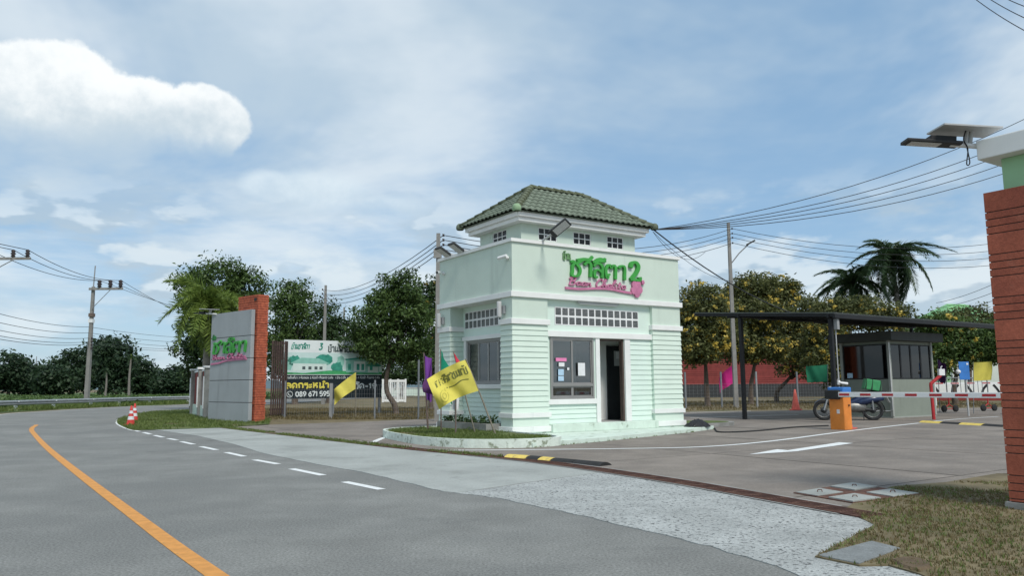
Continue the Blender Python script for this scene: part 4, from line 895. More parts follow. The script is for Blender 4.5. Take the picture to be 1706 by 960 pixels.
# behind the lot: low dark hedge of trees, and the far edge of the field
for k, (px, d, bl) in enumerate([(600, 95, [(600, 610, 40, 36), (570, 600, 40, 44)]), (668, 100, [(660, 612, 46, 30), (690, 618, 30, 26)]), (745, 98, [(735, 615, 46, 30), (780, 605, 50, 40)]), (520, 92, [(520, 600, 46, 44), (480, 605, 40, 40)])]):
    tree('hedge_tree', ['dark tree in the hedge behind the billboard', 'low dark tree in the hedge behind the bent trunk', 'low dark tree in the hedge just left of the guard house', 'dark tree in the hedge behind the wooden gate'][k], at(px, d), bl, d, 'leaf_dark', 110, 45, .42, .6, 40+k, .2, 0, 'hedge trees behind the lot')
far = [(15, 608, 34, 36, 'leftmost dark tree beyond the field'), (58, 618, 30, 30, 'low dark tree beyond the field, second from the left'), (92, 622, 24, 26, 'low dark tree beyond the field, left of the concrete pole'), (120, 605, 32, 38, 'broad dark tree beyond the field just left of the concrete pole'), (168, 590, 24, 44, 'tall dark tree beyond the field right of the concrete pole'), (196, 588, 24, 46, 'tallest dark tree top beyond the field'), (230, 612, 26, 32, 'dark tree beyond the field right of the thin palm'), (264, 626, 30, 24, 'low tree beyond the field under the hill'), (300, 628, 34, 26, 'low tree beyond the field nearest the boundary wall'), (345, 622, 40, 30, 'tree beyond the field, partly behind the boundary wall')]
for k, (px, py, rx, ry, lab) in enumerate(far):
    d = 150+10*math.sin(k*2.1); tree('field_tree', lab, at(px, d), [(px, py+9, rx*.9, ry*.78), (px-rx*.6, py+ry*.6+4, rx*.6, ry*.5), (px+rx*.6, py+ry*.5+4, rx*.6, ry*.5), (px, 640, rx*1.1, 9)], d, 'leaf_far', 130, 42, .75, .95, 60+k, .3, 0, 'trees beyond the field')
palm('slim palm standing in the field beyond the guard rail, the taller one', at(216, 112), 5.6, 1.5, 9, 'frond_dark', .16, .4, 1.1, False, 31, .1, 12)
palm('slim palm standing in the field, the shorter one nearer the concrete pole', at(176, 118), 4.0, 1.2, 8, 'frond_dark', .14, .35, 1.1, False, 32, .1, 12)

# ------------------------------------------------------------------ left roadside: sign wall, pillar, boundary wall, fence, billboard
sL, sR = gp3(346, 701), gp3(413, 704.1); u = (sR-sL); SWD = u.length; u.normalize(); angS = math.atan2(u.y, u.x)
SH = zat(sR, 421, 515)
sw = thing('sign_wall', 'tall grey panelled sign wall with green and pink lettering in front of red pillar', 'sign', sL, angS)
MB().box(.015, SWD-.015, .02, .13, -.05, SH-.015).build('core', mt['dark_metal'], sw)
gaps = [0, .235, .435, .63, .83, 1.]; gaps = [1-g for g in gaps][::-1]
for a, b in zip(gaps[:-1], gaps[1:]): MB().box(0, SWD, 0, .15, a*SH+.012, b*SH-.012).build('panel', mt['sign_panel'], sw, bevel=.008)
def fn_sw(x, y, d): return (x, -.003-d, y)
def spx(px, py): a, z = onplane(px, py, sL, (u.x, u.y)); return a, z
x0, z0 = spx(355, 590); x1, z1 = spx(413, 570)
w_ = (x1-x0); tw_ = textwidth('ชาลิตา')
for c, m in letters('ชาลิตา', x0, z0, .42, .115, .06, fn_sw, .18, (w_-.06)/(tw_*.42), .55): m.build('letter', mt['sign_green'], sw)
for c, m in letters('บ้าน', *spx(355, 567), .14, .035, .04, fn_sw, .1, .8, .3): m.build('letter', mt['sign_green_side'], sw)
xs0, zs0 = spx(355, 600); xs1, _ = spx(409, 600)
for c, m in letters('Baan Chalita', xs0, zs0, .19, .04, .05, fn_sw, .25, (xs1-xs0)/(textwidth('Baan Chalita')*.19), .3): m.build('script_letter', mt['sign_pink'], sw)
m = MB(); ribbon(m, [(xs0-.12, zs0-.17), (xs0+.5, zs0-.14), (xs0+1.1, zs0-.06), (xs1+.1, zs0-.03)], .07, .03, fn_sw); m.build('underline', mt['sign_pink'], sw)
# red pillar behind it
rp = thing('red_pillar', 'tall red pillar of thin stacked courses behind the grey sign wall', 'pillar', sR, angS)
PH = zat(sR, 424, 490); m = MB(); nco = 52
r_ = random.Random(3)
for k in range(nco):
    j = r_.uniform(0, .022); m.box(-1.30-j, .10+j, .20-j, .62+j, k*PH/nco+.006, (k+1)*PH/nco-.006)
m.build('stone_courses', mt['red_brick'], rp, kind='stuff'); MB().box(-1.29, .09, .21, .61, -.03, PH-.01).build('core', mt['red_panel'], rp)
MB().box(-.14, .02, .165, .19, PH-.24, PH-.13).build('vent', mt['black'], rp)
def solar_lamp(label, base, ang, s=1., arm=.9):
    t = thing('solar_lamp', label, 'solar lamp', base, ang)
    MB().tube([(0, 0, 0), (-arm*s*.45, 0, .03*s), (-arm*s, 0, .06*s)], .035*s, 10).build('arm', mt['white'], t)
    h = MB().box(-.64*s, .05*s, -.11*s, .11*s, -.018*s, .022*s).box(-.34*s, -.02*s, -.09*s, .09*s, .022*s, .085*s).build('lamp_head', mt['black'], t, bevel=.008*s); xf(h, (-arm*s*.55, 0, .03*s), (0, R(5), 0)); h.location = (-arm*s+.05, 0, .05*s)
    MB().box(-.58*s, -.20*s, -.085*s, .085*s, -.024*s, -.019*s).build('lens', mt['lens'], h)
    br = MB().tube([(-arm*s*.62, 0, .05*s), (-arm*s*.56, 0, .22*s)], .028*s, 8).tube([(-arm*s*.50, 0, .05*s), (-arm*s*.44, 0, .22*s)], .028*s, 8).build('bracket', mt['light_grey'], t)
    p = MB().box(-.36*s, .36*s, -.24*s, .24*s, -.012*s, .012*s).build('solar_panel', mt['light_grey'], t, bevel=.004*s); xf(p, (-arm*s*.62, 0, .235*s), (R(3), R(5), 0))
    MB().box(-.34*s, .34*s, -.22*s, .22*s, .013*s, .016*s).build('cells', mt['print_dark'], p)
    MB().tube(smoothpts([Vector((-arm*s*.60, -.03, .24*s)), Vector((-arm*s*.70, -.04, .10*s)), Vector((-arm*s*.60, -.03, -.02*s)), Vector((-arm*s*.66, -.03, -.22*s)), Vector((-arm*s*.58, -.03, -.20*s)), Vector((-arm*s*.62, -.03, 0))], 5), .008*s, 5).build('cable', mt['wire'], t)
    return t
solar_lamp('solar lamp on an arm over the top left corner of the grey sign wall', tuple(sL+u*.35+Vector((0, 0, SH-.02))), angS+R(10), .95, .75)
# boundary wall running away behind the sign
bw = thing('boundary_wall', 'red boundary wall with white-edged posts running back beside the road', 'wall', (0, 0, 0))
wp = [at(348.5, 33.2, 0), at(338, 35.4, 0), at(325.5, 38.2, 0), at(300, 44, 0)][:3]
NW = len(wp)-1
for k, p in enumerate(wp):
    h = 2.12; a = math.atan2(wp[min(k+1, NW)].y-wp[max(k-1, 0)].y, wp[min(k+1, NW)].x-wp[max(k-1, 0)].x)
    q = MB().box(-.17, .17, -.2, .2, -.05, h).build('post', mt['concrete'], bw, bevel=.01); place(q, p, a)
    MB().box(-.23, .23, -.26, .26, h+.002, h+.09).build('post_cap', mt['white'], q, bevel=.01)
    MB().box(-.12, .12, .205, .24, .42, h-.35).build('white_board', mt['white'], q)
    if k < NW:
        dv = wp[k+1]-p; L_ = dv.length; n = max(3, int(L_/.3)); 
        pn = MB().box(.2, L_-.2, -.04, .04, .52, h-.1).build('red_panel', mt['red_panel'], bw); place(pn, p, math.atan2(dv.y, dv.x))
        bs = MB().box(.2, L_-.2, -.10, .10, -.05, .518).build('base', mt['mint_stained'], bw); place(bs, p, math.atan2(dv.y, dv.x))
        c_ = MB().box(.24, L_-.24, -.09, .09, h-.098, h-.03).build('coping', mt['white'], bw); place(c_, p, math.atan2(dv.y, dv.x))
# slatted gate
ga, gb = gp3(449, 696), gp3(474, 695); dv = gb-ga; gt = thing('slatted_gate', 'dark wooden gate of upright slats between red pillar and billboard', 'gate', ga, math.atan2(dv.y, dv.x)); n = 7; H_ = zat(ga, 460, 568)
for k in range(n): x = dv.length*(k+.5)/n; MB().box(x-.035, x+.035, -.012, .012, .1, H_+r_.uniform(-.03, .02)).build('slat', mt['wood_dark'], gt)
for z in (.3, H_*.5, H_-.12): MB().box(0, dv.length, .013, .05, z, z+.06).build('rail', mt['wood_dark'], gt)
MB().box(dv.length, dv.length+.06, -.03, .03, -.03, H_).build('post', mt['wood_dark'], gt)
# mesh fence
fpx = [(474, 696.5), (551, 696.8), (624, 697), (697, 697.5), (770, 698)]
fp = [gp3(*p) for p in fpx]
mf = thing('mesh_fence', 'thin wire mesh fence with steel posts in front of billboard and round tree', 'fence', (0, 0, 0))
for k, p in enumerate(fp):
    big = k == 1; hp = zat(p, 551, 639) if big else (zat(p, 697, 600) if k == 3 else 1.55)
    o = MB().box(-.06, .06, -.05, .05, -.05, hp).build('post', mt['grey_metal' if big else 'steel_post'], mf) if big else MB().tube([(0, 0, -.05), (0, 0, hp)], .04, 8).build('post', mt['steel_post'], mf); o.location = p
def mesh_panel(par, a, b, h, sp=.11, r=.002, z0=.06):
    dv = b-a; L_ = dv.length; m = MB(); nx = int(L_/sp)
    for i in range(1, nx): x = L_*i/nx; m.box(x-r, x+r, -r, r, z0, h)
    for j in range(int(h/.18)+1): z = z0+(h-z0)*j/int(h/.18); m.box(.03, L_-.03, r, 3*r, z-r, z+r)
    o = m.build('wire_mesh', mt['galv_mesh'], par, kind='stuff'); place(o, a, math.atan2(dv.y, dv.x)); return o
for a, b in zip(fp[:-1], fp[1:]): mesh_panel(mf, a, b, 1.35)
# billboard
b0, b1 = gp3(470, 694.5), gp3(635, 690); dv = b1-b0; ub = dv.normalized(); BL = dv.length
bb = thing('billboard', 'estate billboard with green house pictures over a dark blue text panel', 'billboard', b0, math.atan2(dv.y, dv.x))
def bpx(px, py): return onplane(px, py, b0, (ub.x, ub.y))
zt = bpx(470, 566)[1]; zb_ = .5*(bpx(470, 666)[1]+bpx(635, 661.5)[1]); zm = bpx(470, 624)[1]
MB().box(0, BL, 0, .05, zb_, zt).build('board', mt['print_white'], bb)
for x in (.06, BL*.5, BL-.06): MB().box(x-.05, x+.05, .055, .14, -.05, zb_+.3).build('leg', mt['steel_post'], bb)
def pr(name, m, pts, z, par=bb): MB().add([(p[0], -z, p[1]) for p in pts], [tuple(range(len(pts)))]).build(name, mt[m], par)
def bxy(*pp): return [bpx(*p) for p in pp]
def rect(x0, x1, z0, z1): return [(x0, z0), (x1, z0), (x1, z1), (x0, z1)]
pr('text_panel', 'print_dark', rect(.0, BL, zb_, zm-.03), .003)
zp = bpx(470, 587)[1]
pr('picture', 'print_sky', rect(0, BL, zm, zp), .003)
def zf(v): return zm+(zp-zm)*v
def X(v): return BL*v
def blob(cx, cy, rx, ry, m, z, sd):
    q = random.Random(sd); pr('printed_tree', m, [(X(cx)+X(rx)*math.cos(a)*(1+q.uniform(-.25, .2)), zf(cy)+(zp-zm)*ry*math.sin(a)*(1+q.uniform(-.25, .2))) for a in [2*math.pi*k/18 for k in range(18)]], z)
blob(.10, .62, .06, .26, 'print_teal', .005, 1); blob(.03, .45, .05, .35, 'print_teal2', .005, 2); blob(.40, .70, .09, .24, 'print_teal', .005, 3); blob(.53, .30, .06, .3, 'print_teal', .005, 4); blob(.56, .6, .04, .3, 'print_teal2', .0045, 5)
pr('printed_lawn', 'print_green', [(0, zf(0)), (X(1), zf(0)), (X(1), zf(.12)), (X(.6), zf(.16)), (X(.45), zf(.18)), (X(.2), zf(.06)), (0, zf(.10))], .006)
pr('printed_house', 'print_house', [(X(.09), zf(.14)), (X(.42), zf(.20)), (X(.42), zf(.48)), (X(.09), zf(.50))], .007)
pr('printed_roof', 'print_teal2', [(X(.06), zf(.50)), (X(.46), zf(.48)), (X(.34), zf(.74)), (X(.17), zf(.76))], .008)
for a in (.18, .24, .30, .35): pr('printed_window', 'print_ink', rect(X(a), X(a+.03), zf(.22), zf(.36)), .0085)
pr('printed_house', 'print_teal2', [(X(.62), zf(.10)), (X(.97), zf(.06)), (X(.97), zf(.50)), (X(.80), zf(.80)), (X(.62), zf(.74))], .007)
pr('printed_roof', 'print_teal', [(X(.60), zf(.72)), (X(.80), zf(.84)), (X(.84), zf(.78)), (X(.62), zf(.66))], .008); pr('printed_roof', 'print_teal', [(X(.82), zf(.42)), (X(.90), zf(.60)), (X(1.), zf(.44)), (X(.98), zf(.38))], .008)
pr('printed_wall', 'print_house', rect(X(.70), X(.82), zf(.14), zf(.62)), .0082); pr('printed_wall', 'print_house', rect(X(.85), X(.96), zf(.10), zf(.36)), .0083)
for a in (.64, .73, .78, .87): pr('printed_window', 'print_teal', rect(X(a), X(a+.03), zf(.2), zf(.5)), .0086)
def fn_bb(x, y, d): return (x, -.009-d, y)
def bt(s, x, z, h, pen, m, sx=1., slant=0.):
    mbx = MB()
    for k, (c, q) in enumerate(letters(s, X(x), z, h, pen, .001, fn_bb, slant, sx, 0., .0002)): mbx.add(q.v, q.f)
    mbx.build('lettering', mt[m], bb, kind='stuff')
hh = zt-zp
bt('บ้านชาลิตา', .065, zp+hh*.28, hh*.36, .035, 'print_teal', .70*BL/4.7*1.0, .2); bt('3', .335, zp+hh*.26, hh*.5, .06, 'print_teal', .9, .2)
bt('บ้านพร้อมอย', .43, zp+hh*.10, hh*.42, .055, 'print_ink', 1.0)
dh = zm-zb_
bt('บ้านชั้นเดียว 3 ห้องนอน 2 ห้องน้ำ ที่จอดรถ 2 คัน', .02, zb_+dh*.82, dh*.075, .012, 'print_white', BL*.47/(textwidth('บ้านชั้นเดียว 3 ห้องนอน 2 ห้องน้ำ ที่จอดรถ 2 คัน')*dh*.075))
bt('| บ้าน 2 ชั้น 4 ห้องนอน 4 ห้องน้ำ ที่จอดรถ 2 คัน', .51, zb_+dh*.82, dh*.075, .012, 'print_white', BL*.47/(textwidth('| บ้าน 2 ชั้น 4 ห้องนอน 4 ห้องน้ำ ที่จอดรถ 2 คัน')*dh*.075))
bt('ลดกระหน่ำ', .025, zb_+dh*.43, dh*.20, .07, 'print_yellow', BL*.43/(textwidth('ลดกระหน่ำ')*dh*.20))
bt('โควิด-19', .62, zb_+dh*.40, dh*.20, .06, 'print_white', BL*.33/(textwidth('โควิด-19')*dh*.20))
bt('089 671 595', .12, zb_+dh*.09, dh*.19, .05, 'print_white', BL*.34/(textwidth('089 671 595')*dh*.19))
mr = MB(); ribbon(mr, [(X(.065)+.13*math.cos(a), zb_+dh*.18+.13*math.sin(a)) for a in [2*math.pi*k/16 for k in range(17)]], .025, .001, fn_bb); ribbon(mr, [(X(.065)-.05, zb_+dh*.18+.06), (X(.065)-.04, zb_+dh*.18-.02), (X(.065)+.02, zb_+dh*.18-.06), (X(.065)+.06, zb_+dh*.18-.05)], .03, .001, fn_bb); mr.build('phone_mark', mt['print_white'], bb)

# ------------------------------------------------------------------ flags
def flag(label, base, h, w, hgt, mat, pole='bamboo', lean=(0, 0), ang=0., droop=.0, wave=.06, furl=1., pr_=.014, cat='flag', text=None, seed=0, sag=.0, group=None):
    """pole from base, leaning; the cloth leaves the pole at its top in direction ang (world)"""
    t = thing('flag', label, cat, base, 0, group); q = random.Random(seed); top = Vector((lean[0], lean[1], h)); ax = top.normalized()
    MB().tube([(0, 0, -.05), tuple(top*.5), tuple(top)], [pr_*1.2, pr_, pr_*.8], 8).build('pole', mt[pole], t)
    out = Vector((math.cos(ang), math.sin(ang), 0)); ph = q.uniform(0, 6)
    def S(a, b, off=0.):                 # a: out from the pole 0..1, b: down from the top 0..1
        p = top*(1-.012)-ax*(b*hgt)*(1-.12*a*0)+out*(a*w*furl)
        p = p+Vector((0, 0, -droop*w*a-sag*a*a*w-.05*w*math.sin(a*3.1+b)*wave*4)); side = Vector((-out.y, out.x, 0))
        p = p+side*(wave*w*(.25+a)*(math.sin(a*7.5+ph+b*2.2)+.5*math.sin(a*13+b*5+ph))+off); return p
    n, k = 18, 10; vs = [S(i/n, j/k) for i in range(n+1) for j in range(k+1)]
    m = MB().add(vs, [(i*(k+1)+j, (i+1)*(k+1)+j, (i+1)*(k+1)+j+1, i*(k+1)+j+1) for i in range(n) for j in range(k)], True); cl_ = m.build('cloth', mt[mat], t)
    if text:
        for o_ in (-.004, .004):
            mm = MB(); fnf = lambda x, y, d: S(min(max(x, 0), 1), min(max(1-y, 0), 1), o_*(1+40*d))
            for c, qq in letters(text, .06, .60, .19, .036, .0, fnf, 0., .82/(textwidth(text)*.19), .3, .004): mm.add(qq.v, qq.f)
            ribbon(mm, [(.12, .42), (.3, .46), (.5, .40), (.72, .46)], .03, .0, fnf)
            mm.build('print', mt['flag_print'], cl_); mm = MB()
            for rr in (.11, .05): ribbon(mm, [(.78+rr*.8*math.cos(a), .26+rr*1.6*math.sin(a)) for a in [2*math.pi*i/12 for i in range(13)]], .018, .0, fnf)
            mm.build('print', mt['flag_print_faint'], cl_)
    return t
def flag_px(label, base, top, d_top=None, **kw):
    b = gp3(*base, kw.pop('z', 0.)) if len(base) == 2 else Vector(base); T = Yd(top[0], top[1], b.y+kw.pop('dy', 0.)); kw['lean'] = (T.x-b.x, T.y-b.y); return flag(label, b, T.z-b.z, **kw)
PZ = .19
def gz(px, py, z=PZ): p = G(px, py, z); return Vector((p.x, p.y, z))
flag_px('large yellow lettered flag on a leaning pole in front of the guard house', gz(826, 722), (776, 598), w=.90, hgt=.76, mat='flag_yellow', pole='bamboo', ang=R(184), wave=.12, droop=.20, sag=.30, text='บ้านชาลิตา', seed=2, pr_=.018)
flag_px('limp purple flag hanging down its pole left of the guard house', gz(713, 714), (706, 588), w=.18, hgt=1.15, mat='flag_purple', pole='pole_wood', ang=R(-20), wave=.5, droop=.7, seed=3, pr_=.022)
flag_px('narrow green flag behind the large yellow flag', gz(735, 718), (734, 582), w=.40, hgt=.75, mat='flag_green', pole='pole_wood', ang=R(-30), wave=.2, droop=1.5, seed=4)
flag_px('furled red flag standing against the side window of the guard house', gz(792, 720), (755, 586), w=.28, hgt=.45, mat='flag_red', pole='bamboo', ang=R(10), wave=.3, droop=1.2, seed=5)
flag_px('dark violet flag tucked behind the large yellow flag', gz(759, 722), (760, 640), w=.78, hgt=.34, mat='flag_violet', pole='pole_wood', ang=R(168), wave=.1, droop=-.2, seed=6)
flag_px('wrinkled white flag drooping under the large yellow flag', gz(760, 717.5), (757, 645), w=.14, hgt=.52, mat='flag_white', pole='steel_post', ang=R(100), wave=.5, droop=.3, seed=7, pr_=.02)
flag_px('small yellow flag flying from the mesh fence before the billboard', gp3(592, 697), (593, 620), w=.86, hgt=.66, mat='flag_yellow', pole='bamboo', ang=R(188), wave=.10, droop=.55, seed=8, sag=.25)
flag_px('magenta flag by the fence behind the black shelter post', gp3(1222, 676), (1224, 607), w=.95, hgt=1.1, mat='flag_magenta', pole='steel_post', ang=R(190), wave=.08, droop=.35, seed=9, sag=.3)
flag_px('dark green flag left of the guard booth', gp3(1379, 684), (1379, 607), w=1.0, hgt=.8, mat='flag_darkgreen', pole='steel_post', ang=R(178), wave=.06, droop=.06, seed=10)
flag_px('yellow flag with faint print beside the blue sign', gp3(1622, 690), (1621.5, 603), w=.72, hgt=.75, mat='flag_yellow', pole='steel_post', ang=R(-3), wave=.05, droop=-.03, seed=11)
flag_px('dark purple flag at the right side of the booth', gp3(1566, 688), (1562, 598), w=.28, hgt=.9, mat='flag_violet', pole='steel_post', ang=R(10), wave=.3, droop=.6, seed=12)

# ------------------------------------------------------------------ planter and beds
plo = [(-2.35, 2.2), (-2.55, 1.2), (-2.66, .3), (-2.70, -.5), (-2.52, -1.5), (-2.1, -2.15), (-1.25, -2.6), (-.35, -2.4), (-.10, -1.2), (-.10, 1.5), (-.15, 3.3), (-1.2, 3.5), (-2.0, 3.0)]
pls = [(p.x, p.y) for p in smoothpts([Vector((*p, 0)) for p in plo], 4, True)]
pt = thing('planter', 'low rounded mint-painted planter with mossy rim beside the guard house', 'planter', GH, AZ)
n = len(pls); c_ = Vector((-1.4, .3)); c0_ = c_; inn = [tuple(c_+(Vector(p)-c_)*.96) for p in pls]
m = MB(); m.add([(*p, 0) for p in pls]+[(*p, .185) for p in pls]+[(*p, .185) for p in inn]+[(*p, .02) for p in inn], [(i, (i+1) % n, n+(i+1) % n, n+i) for i in range(n)]+[(n+i, n+(i+1) % n, 2*n+(i+1) % n, 2*n+i) for i in range(n)]+[(2*n+i, 2*n+(i+1) % n, 3*n+(i+1) % n, 3*n+i) for i in range(n)])
m.build('kerb', mt['planter_paint'], pt); sheet('soil', inn, .150, mt['rust_dark'], pt); sheet('turf', [tuple(c_+(Vector(p)-c_)*.955) for p in inn], .165, mt['verge'], pt)
bd = thing('flower_bed', 'narrow concrete-edged bed of small leafy plants under the side window', 'flower bed', GH, AZ)
MB().box(-.42, .40, .56, .64, .12, .34).box(-.42, -.32, .64, 3.1, .12, .34).build('edging', mt['concrete'], bd); MB().box(-.32, .40, .64, 3.12, .1, .30).build('soil', mt['soil'], bd)
rs = np.random.RandomState(77); C = []; N_ = []
for k in range(26):
    c = np.array([rs.uniform(-.3, .0), rs.uniform(.7, 3.0), .36]); m_ = 26; C.append(c+rs.normal(size=(m_, 3))*[.06, .06, .07]); q = rs.normal(size=(m_, 3))+[0, 0, .8]; N_.append(q/np.linalg.norm(q, axis=1, keepdims=True))
C = np.concatenate(C); link('plants', leaf_mesh('plants', C, np.concatenate(N_), .09*rs.uniform(.6, 1.3, len(C)), rs), mt['leaf_dark'], bd, kind='stuff')
ki = thing('kerb_island', 'small grass island with pale kerb beside the guard house platform', 'kerb island', (0, 0, 0))
iz = [tuple(LW(x, y)[:2]) for x, y in ((6.7, .6), (7.6, .35), (8.5, .6), (8.75, 1.3), (8.3, 2.0), (7.2, 2.4), (6.5, 2.0))]
iz = [(p.x, p.y) for p in smoothpts([Vector((*p, 0)) for p in iz], 4, True)]; cc = Vector((sum(p[0] for p in iz)/len(iz), sum(p[1] for p in iz)/len(iz)))
MB().prism(iz, 0, .12).build('kerb', mt['concrete'], ki); sheet('grass', [tuple(cc+(Vector(p)-cc)*.86) for p in iz], .124, mt['verge'], ki)
# crumpled black sheet and hose
rs = np.random.RandomState(5); m = MB(); nn = 14; vs = []
for i in range(nn+1):
    for j in range(nn+1):
        x, y = i/nn-.5, j/nn-.5; r2 = math.hypot(x, y)*2; h = max(0, .20*(1-r2**1.5))+.035*rs.rand()*(1 if r2 < 1 else .1); vs.append((x*.85, y*.6, h))
m.add(vs, [(i*(nn+1)+j, (i+1)*(nn+1)+j, (i+1)*(nn+1)+j+1, i*(nn+1)+j+1) for i in range(nn) for j in range(nn) if math.hypot((i+.5)/nn-.5, (j+.5)/nn-.5) < .5])
o = m.build('black_sheet', mt['black']); o.location = LW(5.9, -.35, .098); o.rotation_euler = (0, 0, AZ); tag(o, 'crumpled black plastic sheet lying by the right column of the guard house', 'plastic sheet')
m = MB().tube(smoothpts([LW(6.2, -.1, .12), LW(6.6, -.3, .03), gp3(1200, 722, .025), gp3(1260, 720, .025), gp3(1320, 714, .025), gp3(1380, 711, .025)], 6), .022, 6); tag(m.build('hose', mt['rubber']), 'dark hose lying on the paving from guard house towards the barrier', 'hose')
# ------------------------------------------------------------------ shelter roof, booth, barrier
pA = gp3(1241, 699.5); t_ = 0.
def px_of(p):
    q = Vector(p)-EYE; zc = q.dot(FW); return CX+F*q.dot(RT)/zc, CY-F*q.dot(UP)/zc
pB = None
for i in range(200):
    q = pA-Vector((UY[0], UY[1], 0))*(i*.04)
    if px_of(q)[0] >= 1393: pB = q; break
UXv, UYv = Vector((UX[0], UX[1], 0)), Vector((UY[0], UY[1], 0))
zA, zB = zat(pA, 1241, 527.5), zat(pB, 1393, 528)
sh = thing('shelter', 'black steel shelter with thin sloping sheet roof over booth and entry lane', 'shelter', pA, AZ)
# local frame: x along UX, y along UY; pA is the origin, pB lies at y = -lb
lb = (pA-pB).length; slp = (zA-zB)/lb
tip = None
for i in range(200):
    q = pA+UYv*(i*.03)
    if px_of(q)[0] <= 1166: tip = i*.03; break
tip = tip or 3.0; y0, y1 = -lb-.25, tip; x0, x1 = -.15, 11.5
def zr(y): return zA+slp*y
rfm = MB()
def slab(m, xa, xb, ya, yb, off0, off1): m.add([(xa, ya, zr(ya)+off0), (xb, ya, zr(ya)+off0), (xb, yb, zr(yb)+off0), (xa, yb, zr(yb)+off0), (xa, ya, zr(ya)+off1), (xb, ya, zr(ya)+off1), (xb, yb, zr(yb)+off1), (xa, yb, zr(yb)+off1)], [(3, 2, 1, 0), (4, 5, 6, 7), (0, 1, 5, 4), (1, 2, 6, 5), (2, 3, 7, 6), (3, 0, 4, 7)]); return m
slab(MB(), x0, x1, y0, y1, .10, .12).build('roof_sheet', mt['roof_sheet'], sh)
k = 0
while x0+.15+k*.3 < x1: slab(MB(), x0+.1+k*.3, x0+.16+k*.3, y0-.01, y1+.01, .121, .15).build('sheet_rib', mt['roof_sheet'], sh); k += 1
for yy in (y0+.02, 0, -lb): 
    MB().box(x0, x1, yy-.04, yy+.04, zr(yy)-.04, zr(yy)+.098).build('beam', mt['black'], sh)
for k in range(7): xx = x0+.06+k*1.85; slab(MB(), xx-.035, xx+.035, y0+.07, y1-.02, .0, .097).build('rafter', mt['black'], sh)
for (x, y) in ((0, 0), (0, -lb), (11.2, 0), (11.2, -lb+.1)): MB().box(x-.06, x+.06, y-.06, y+.06, .0, zr(y)-.05).box(x-.13, x+.13, y-.13, y+.13, .0, .02).build('post', mt['black'], sh)
MB().tube([(.11, -lb-.09, zr(-lb)-.1), (.11, -lb-.09, 1.45), (.11, -lb-.05, 1.35)], .02, 7).build('conduit', mt['light_grey'], sh)
MB().box(.05, .17, -lb-.20, -lb-.07, zr(-lb)-.42, zr(-lb)-.08).build('cable_box', mt['grey_metal'], sh)
cm = thing('security_camera', 'white lane camera low on the near shelter post behind the barrier', 'camera', LW(*loc2(pB), 1.28), AZ); MB().tube([(.10, -.09, .02), (.10, -.17, .0), (.36, -.22, -.03)], [.03, .035, .045], 9).build('camera_body', mt['white'], cm); MB().box(.05, .15, -.12, -.065, -.06, .08).build('mount', mt['white'], cm)
bc = gp3(1488, 697.5); bo = thing('guard_booth', 'grey-green guard booth with dark sliding windows and flat dark roof', 'booth', bc, AZ)
zbt = zat(bc, 1486, 568); zrt = zat(bc, 1486, 553); wz0 = zat(bc, 1488, 632); wz1 = zat(bc, 1488, 573)
bL = 1.9; bW = 2.75
for xx in range(1, 80):
    q = bc+UXv*(xx*.05)
    if px_of(q)[0] >= 1557: bW = xx*.05; break
for xx in range(1, 80):
    q = bc+UYv*(xx*.05)
    if px_of(q)[0] <= 1409: bL = xx*.05; break
MB().box(0, bW, 0, bL, .04, wz0).build('lower_wall', mt['booth'], bo); MB().box(-.03, bW+.03, -.03, bL+.03, 0, .055).build('sill_beam', mt['booth_trim'], bo)
for (x, y) in ((0, 0), (bW, 0), (0, bL), (bW, bL)): MB().box(x-.05, x+.05, y-.05, y+.05, .056, zbt).build('corner_post', mt['booth_trim'], bo, bevel=.006)
MB().box(.05, bW-.05, .0, bL, wz1, zbt).build('head_beam', mt['booth'], bo); MB().box(-.34, bW+.34, -.34, bL+.34, zbt+.002, zrt).build('roof', mt['booth_dark'], bo, bevel=.015)
MB().box(.3, bW-.3, bL-.5, bL-.1, wz0+.02, wz0+.06).build('desk', mt['booth_trim'], bo)
def bwin(axis, a0, a1, n):
    w = None
    for k in range(n):
        c0, c1 = a0+(a1-a0)*k/n, a0+(a1-a0)*(k+1)/n; m = MB(); s_ = .04
        for q in ((c0, c0+s_, wz0, wz1), (c1-s_, c1, wz0, wz1), (c0+s_, c1-s_, wz0, wz0+s_), (c0+s_, c1-s_, wz1-s_, wz1)):
            m.box(q[0], q[1], -.01, .03, q[2], q[3]) if axis == 'x' else m.box(-.01, .03, q[0], q[1], q[2], q[3])
        w = m.build('window', mt['black'], bo)
        (MB().box(c0+s_, c1-s_, .008, .014, wz0+s_, wz1-s_) if axis == 'x' else MB().box(.008, .014, c0+s_, c1-s_, wz0+s_, wz1-s_)).build('pane', mt['glass_dark'], w)
        (MB().box(c0, c1, bL-.03, bL-.02, wz0, wz1) if axis == 'x' else MB().box(bW-.03, bW-.02, c0, c1, wz0, wz1)).build('rear_pane', mt['glass_dark'], w)
bwin('x', .06, bW-.06, 4); bwin('y', .06, bL-.06, 1)
MB().box(-.018, -.011, bL-.42, bL-.20, wz0+.06, wz0+.24).build('paper_notice', mt['paper_blue'], bo); MB().tube([(-.07, -.06, wz1+.05), (-.07, -.06, .30), (-.07, .10, .26), (-.07, bL*.5, .26)], .014, 6).build('conduit', mt['white'], bo)
bp = gp3(1400, 716.5); br = thing('boom_barrier', 'orange barrier box with blue lid and red-striped white boom across the entry lane', 'barrier', bp, AZ)
bh = zat(bp, 1400, 662)
m = MB().box(-.17, .17, -.26, .18, 0, bh).build('cabinet', mt['orange'], br, bevel=.02)
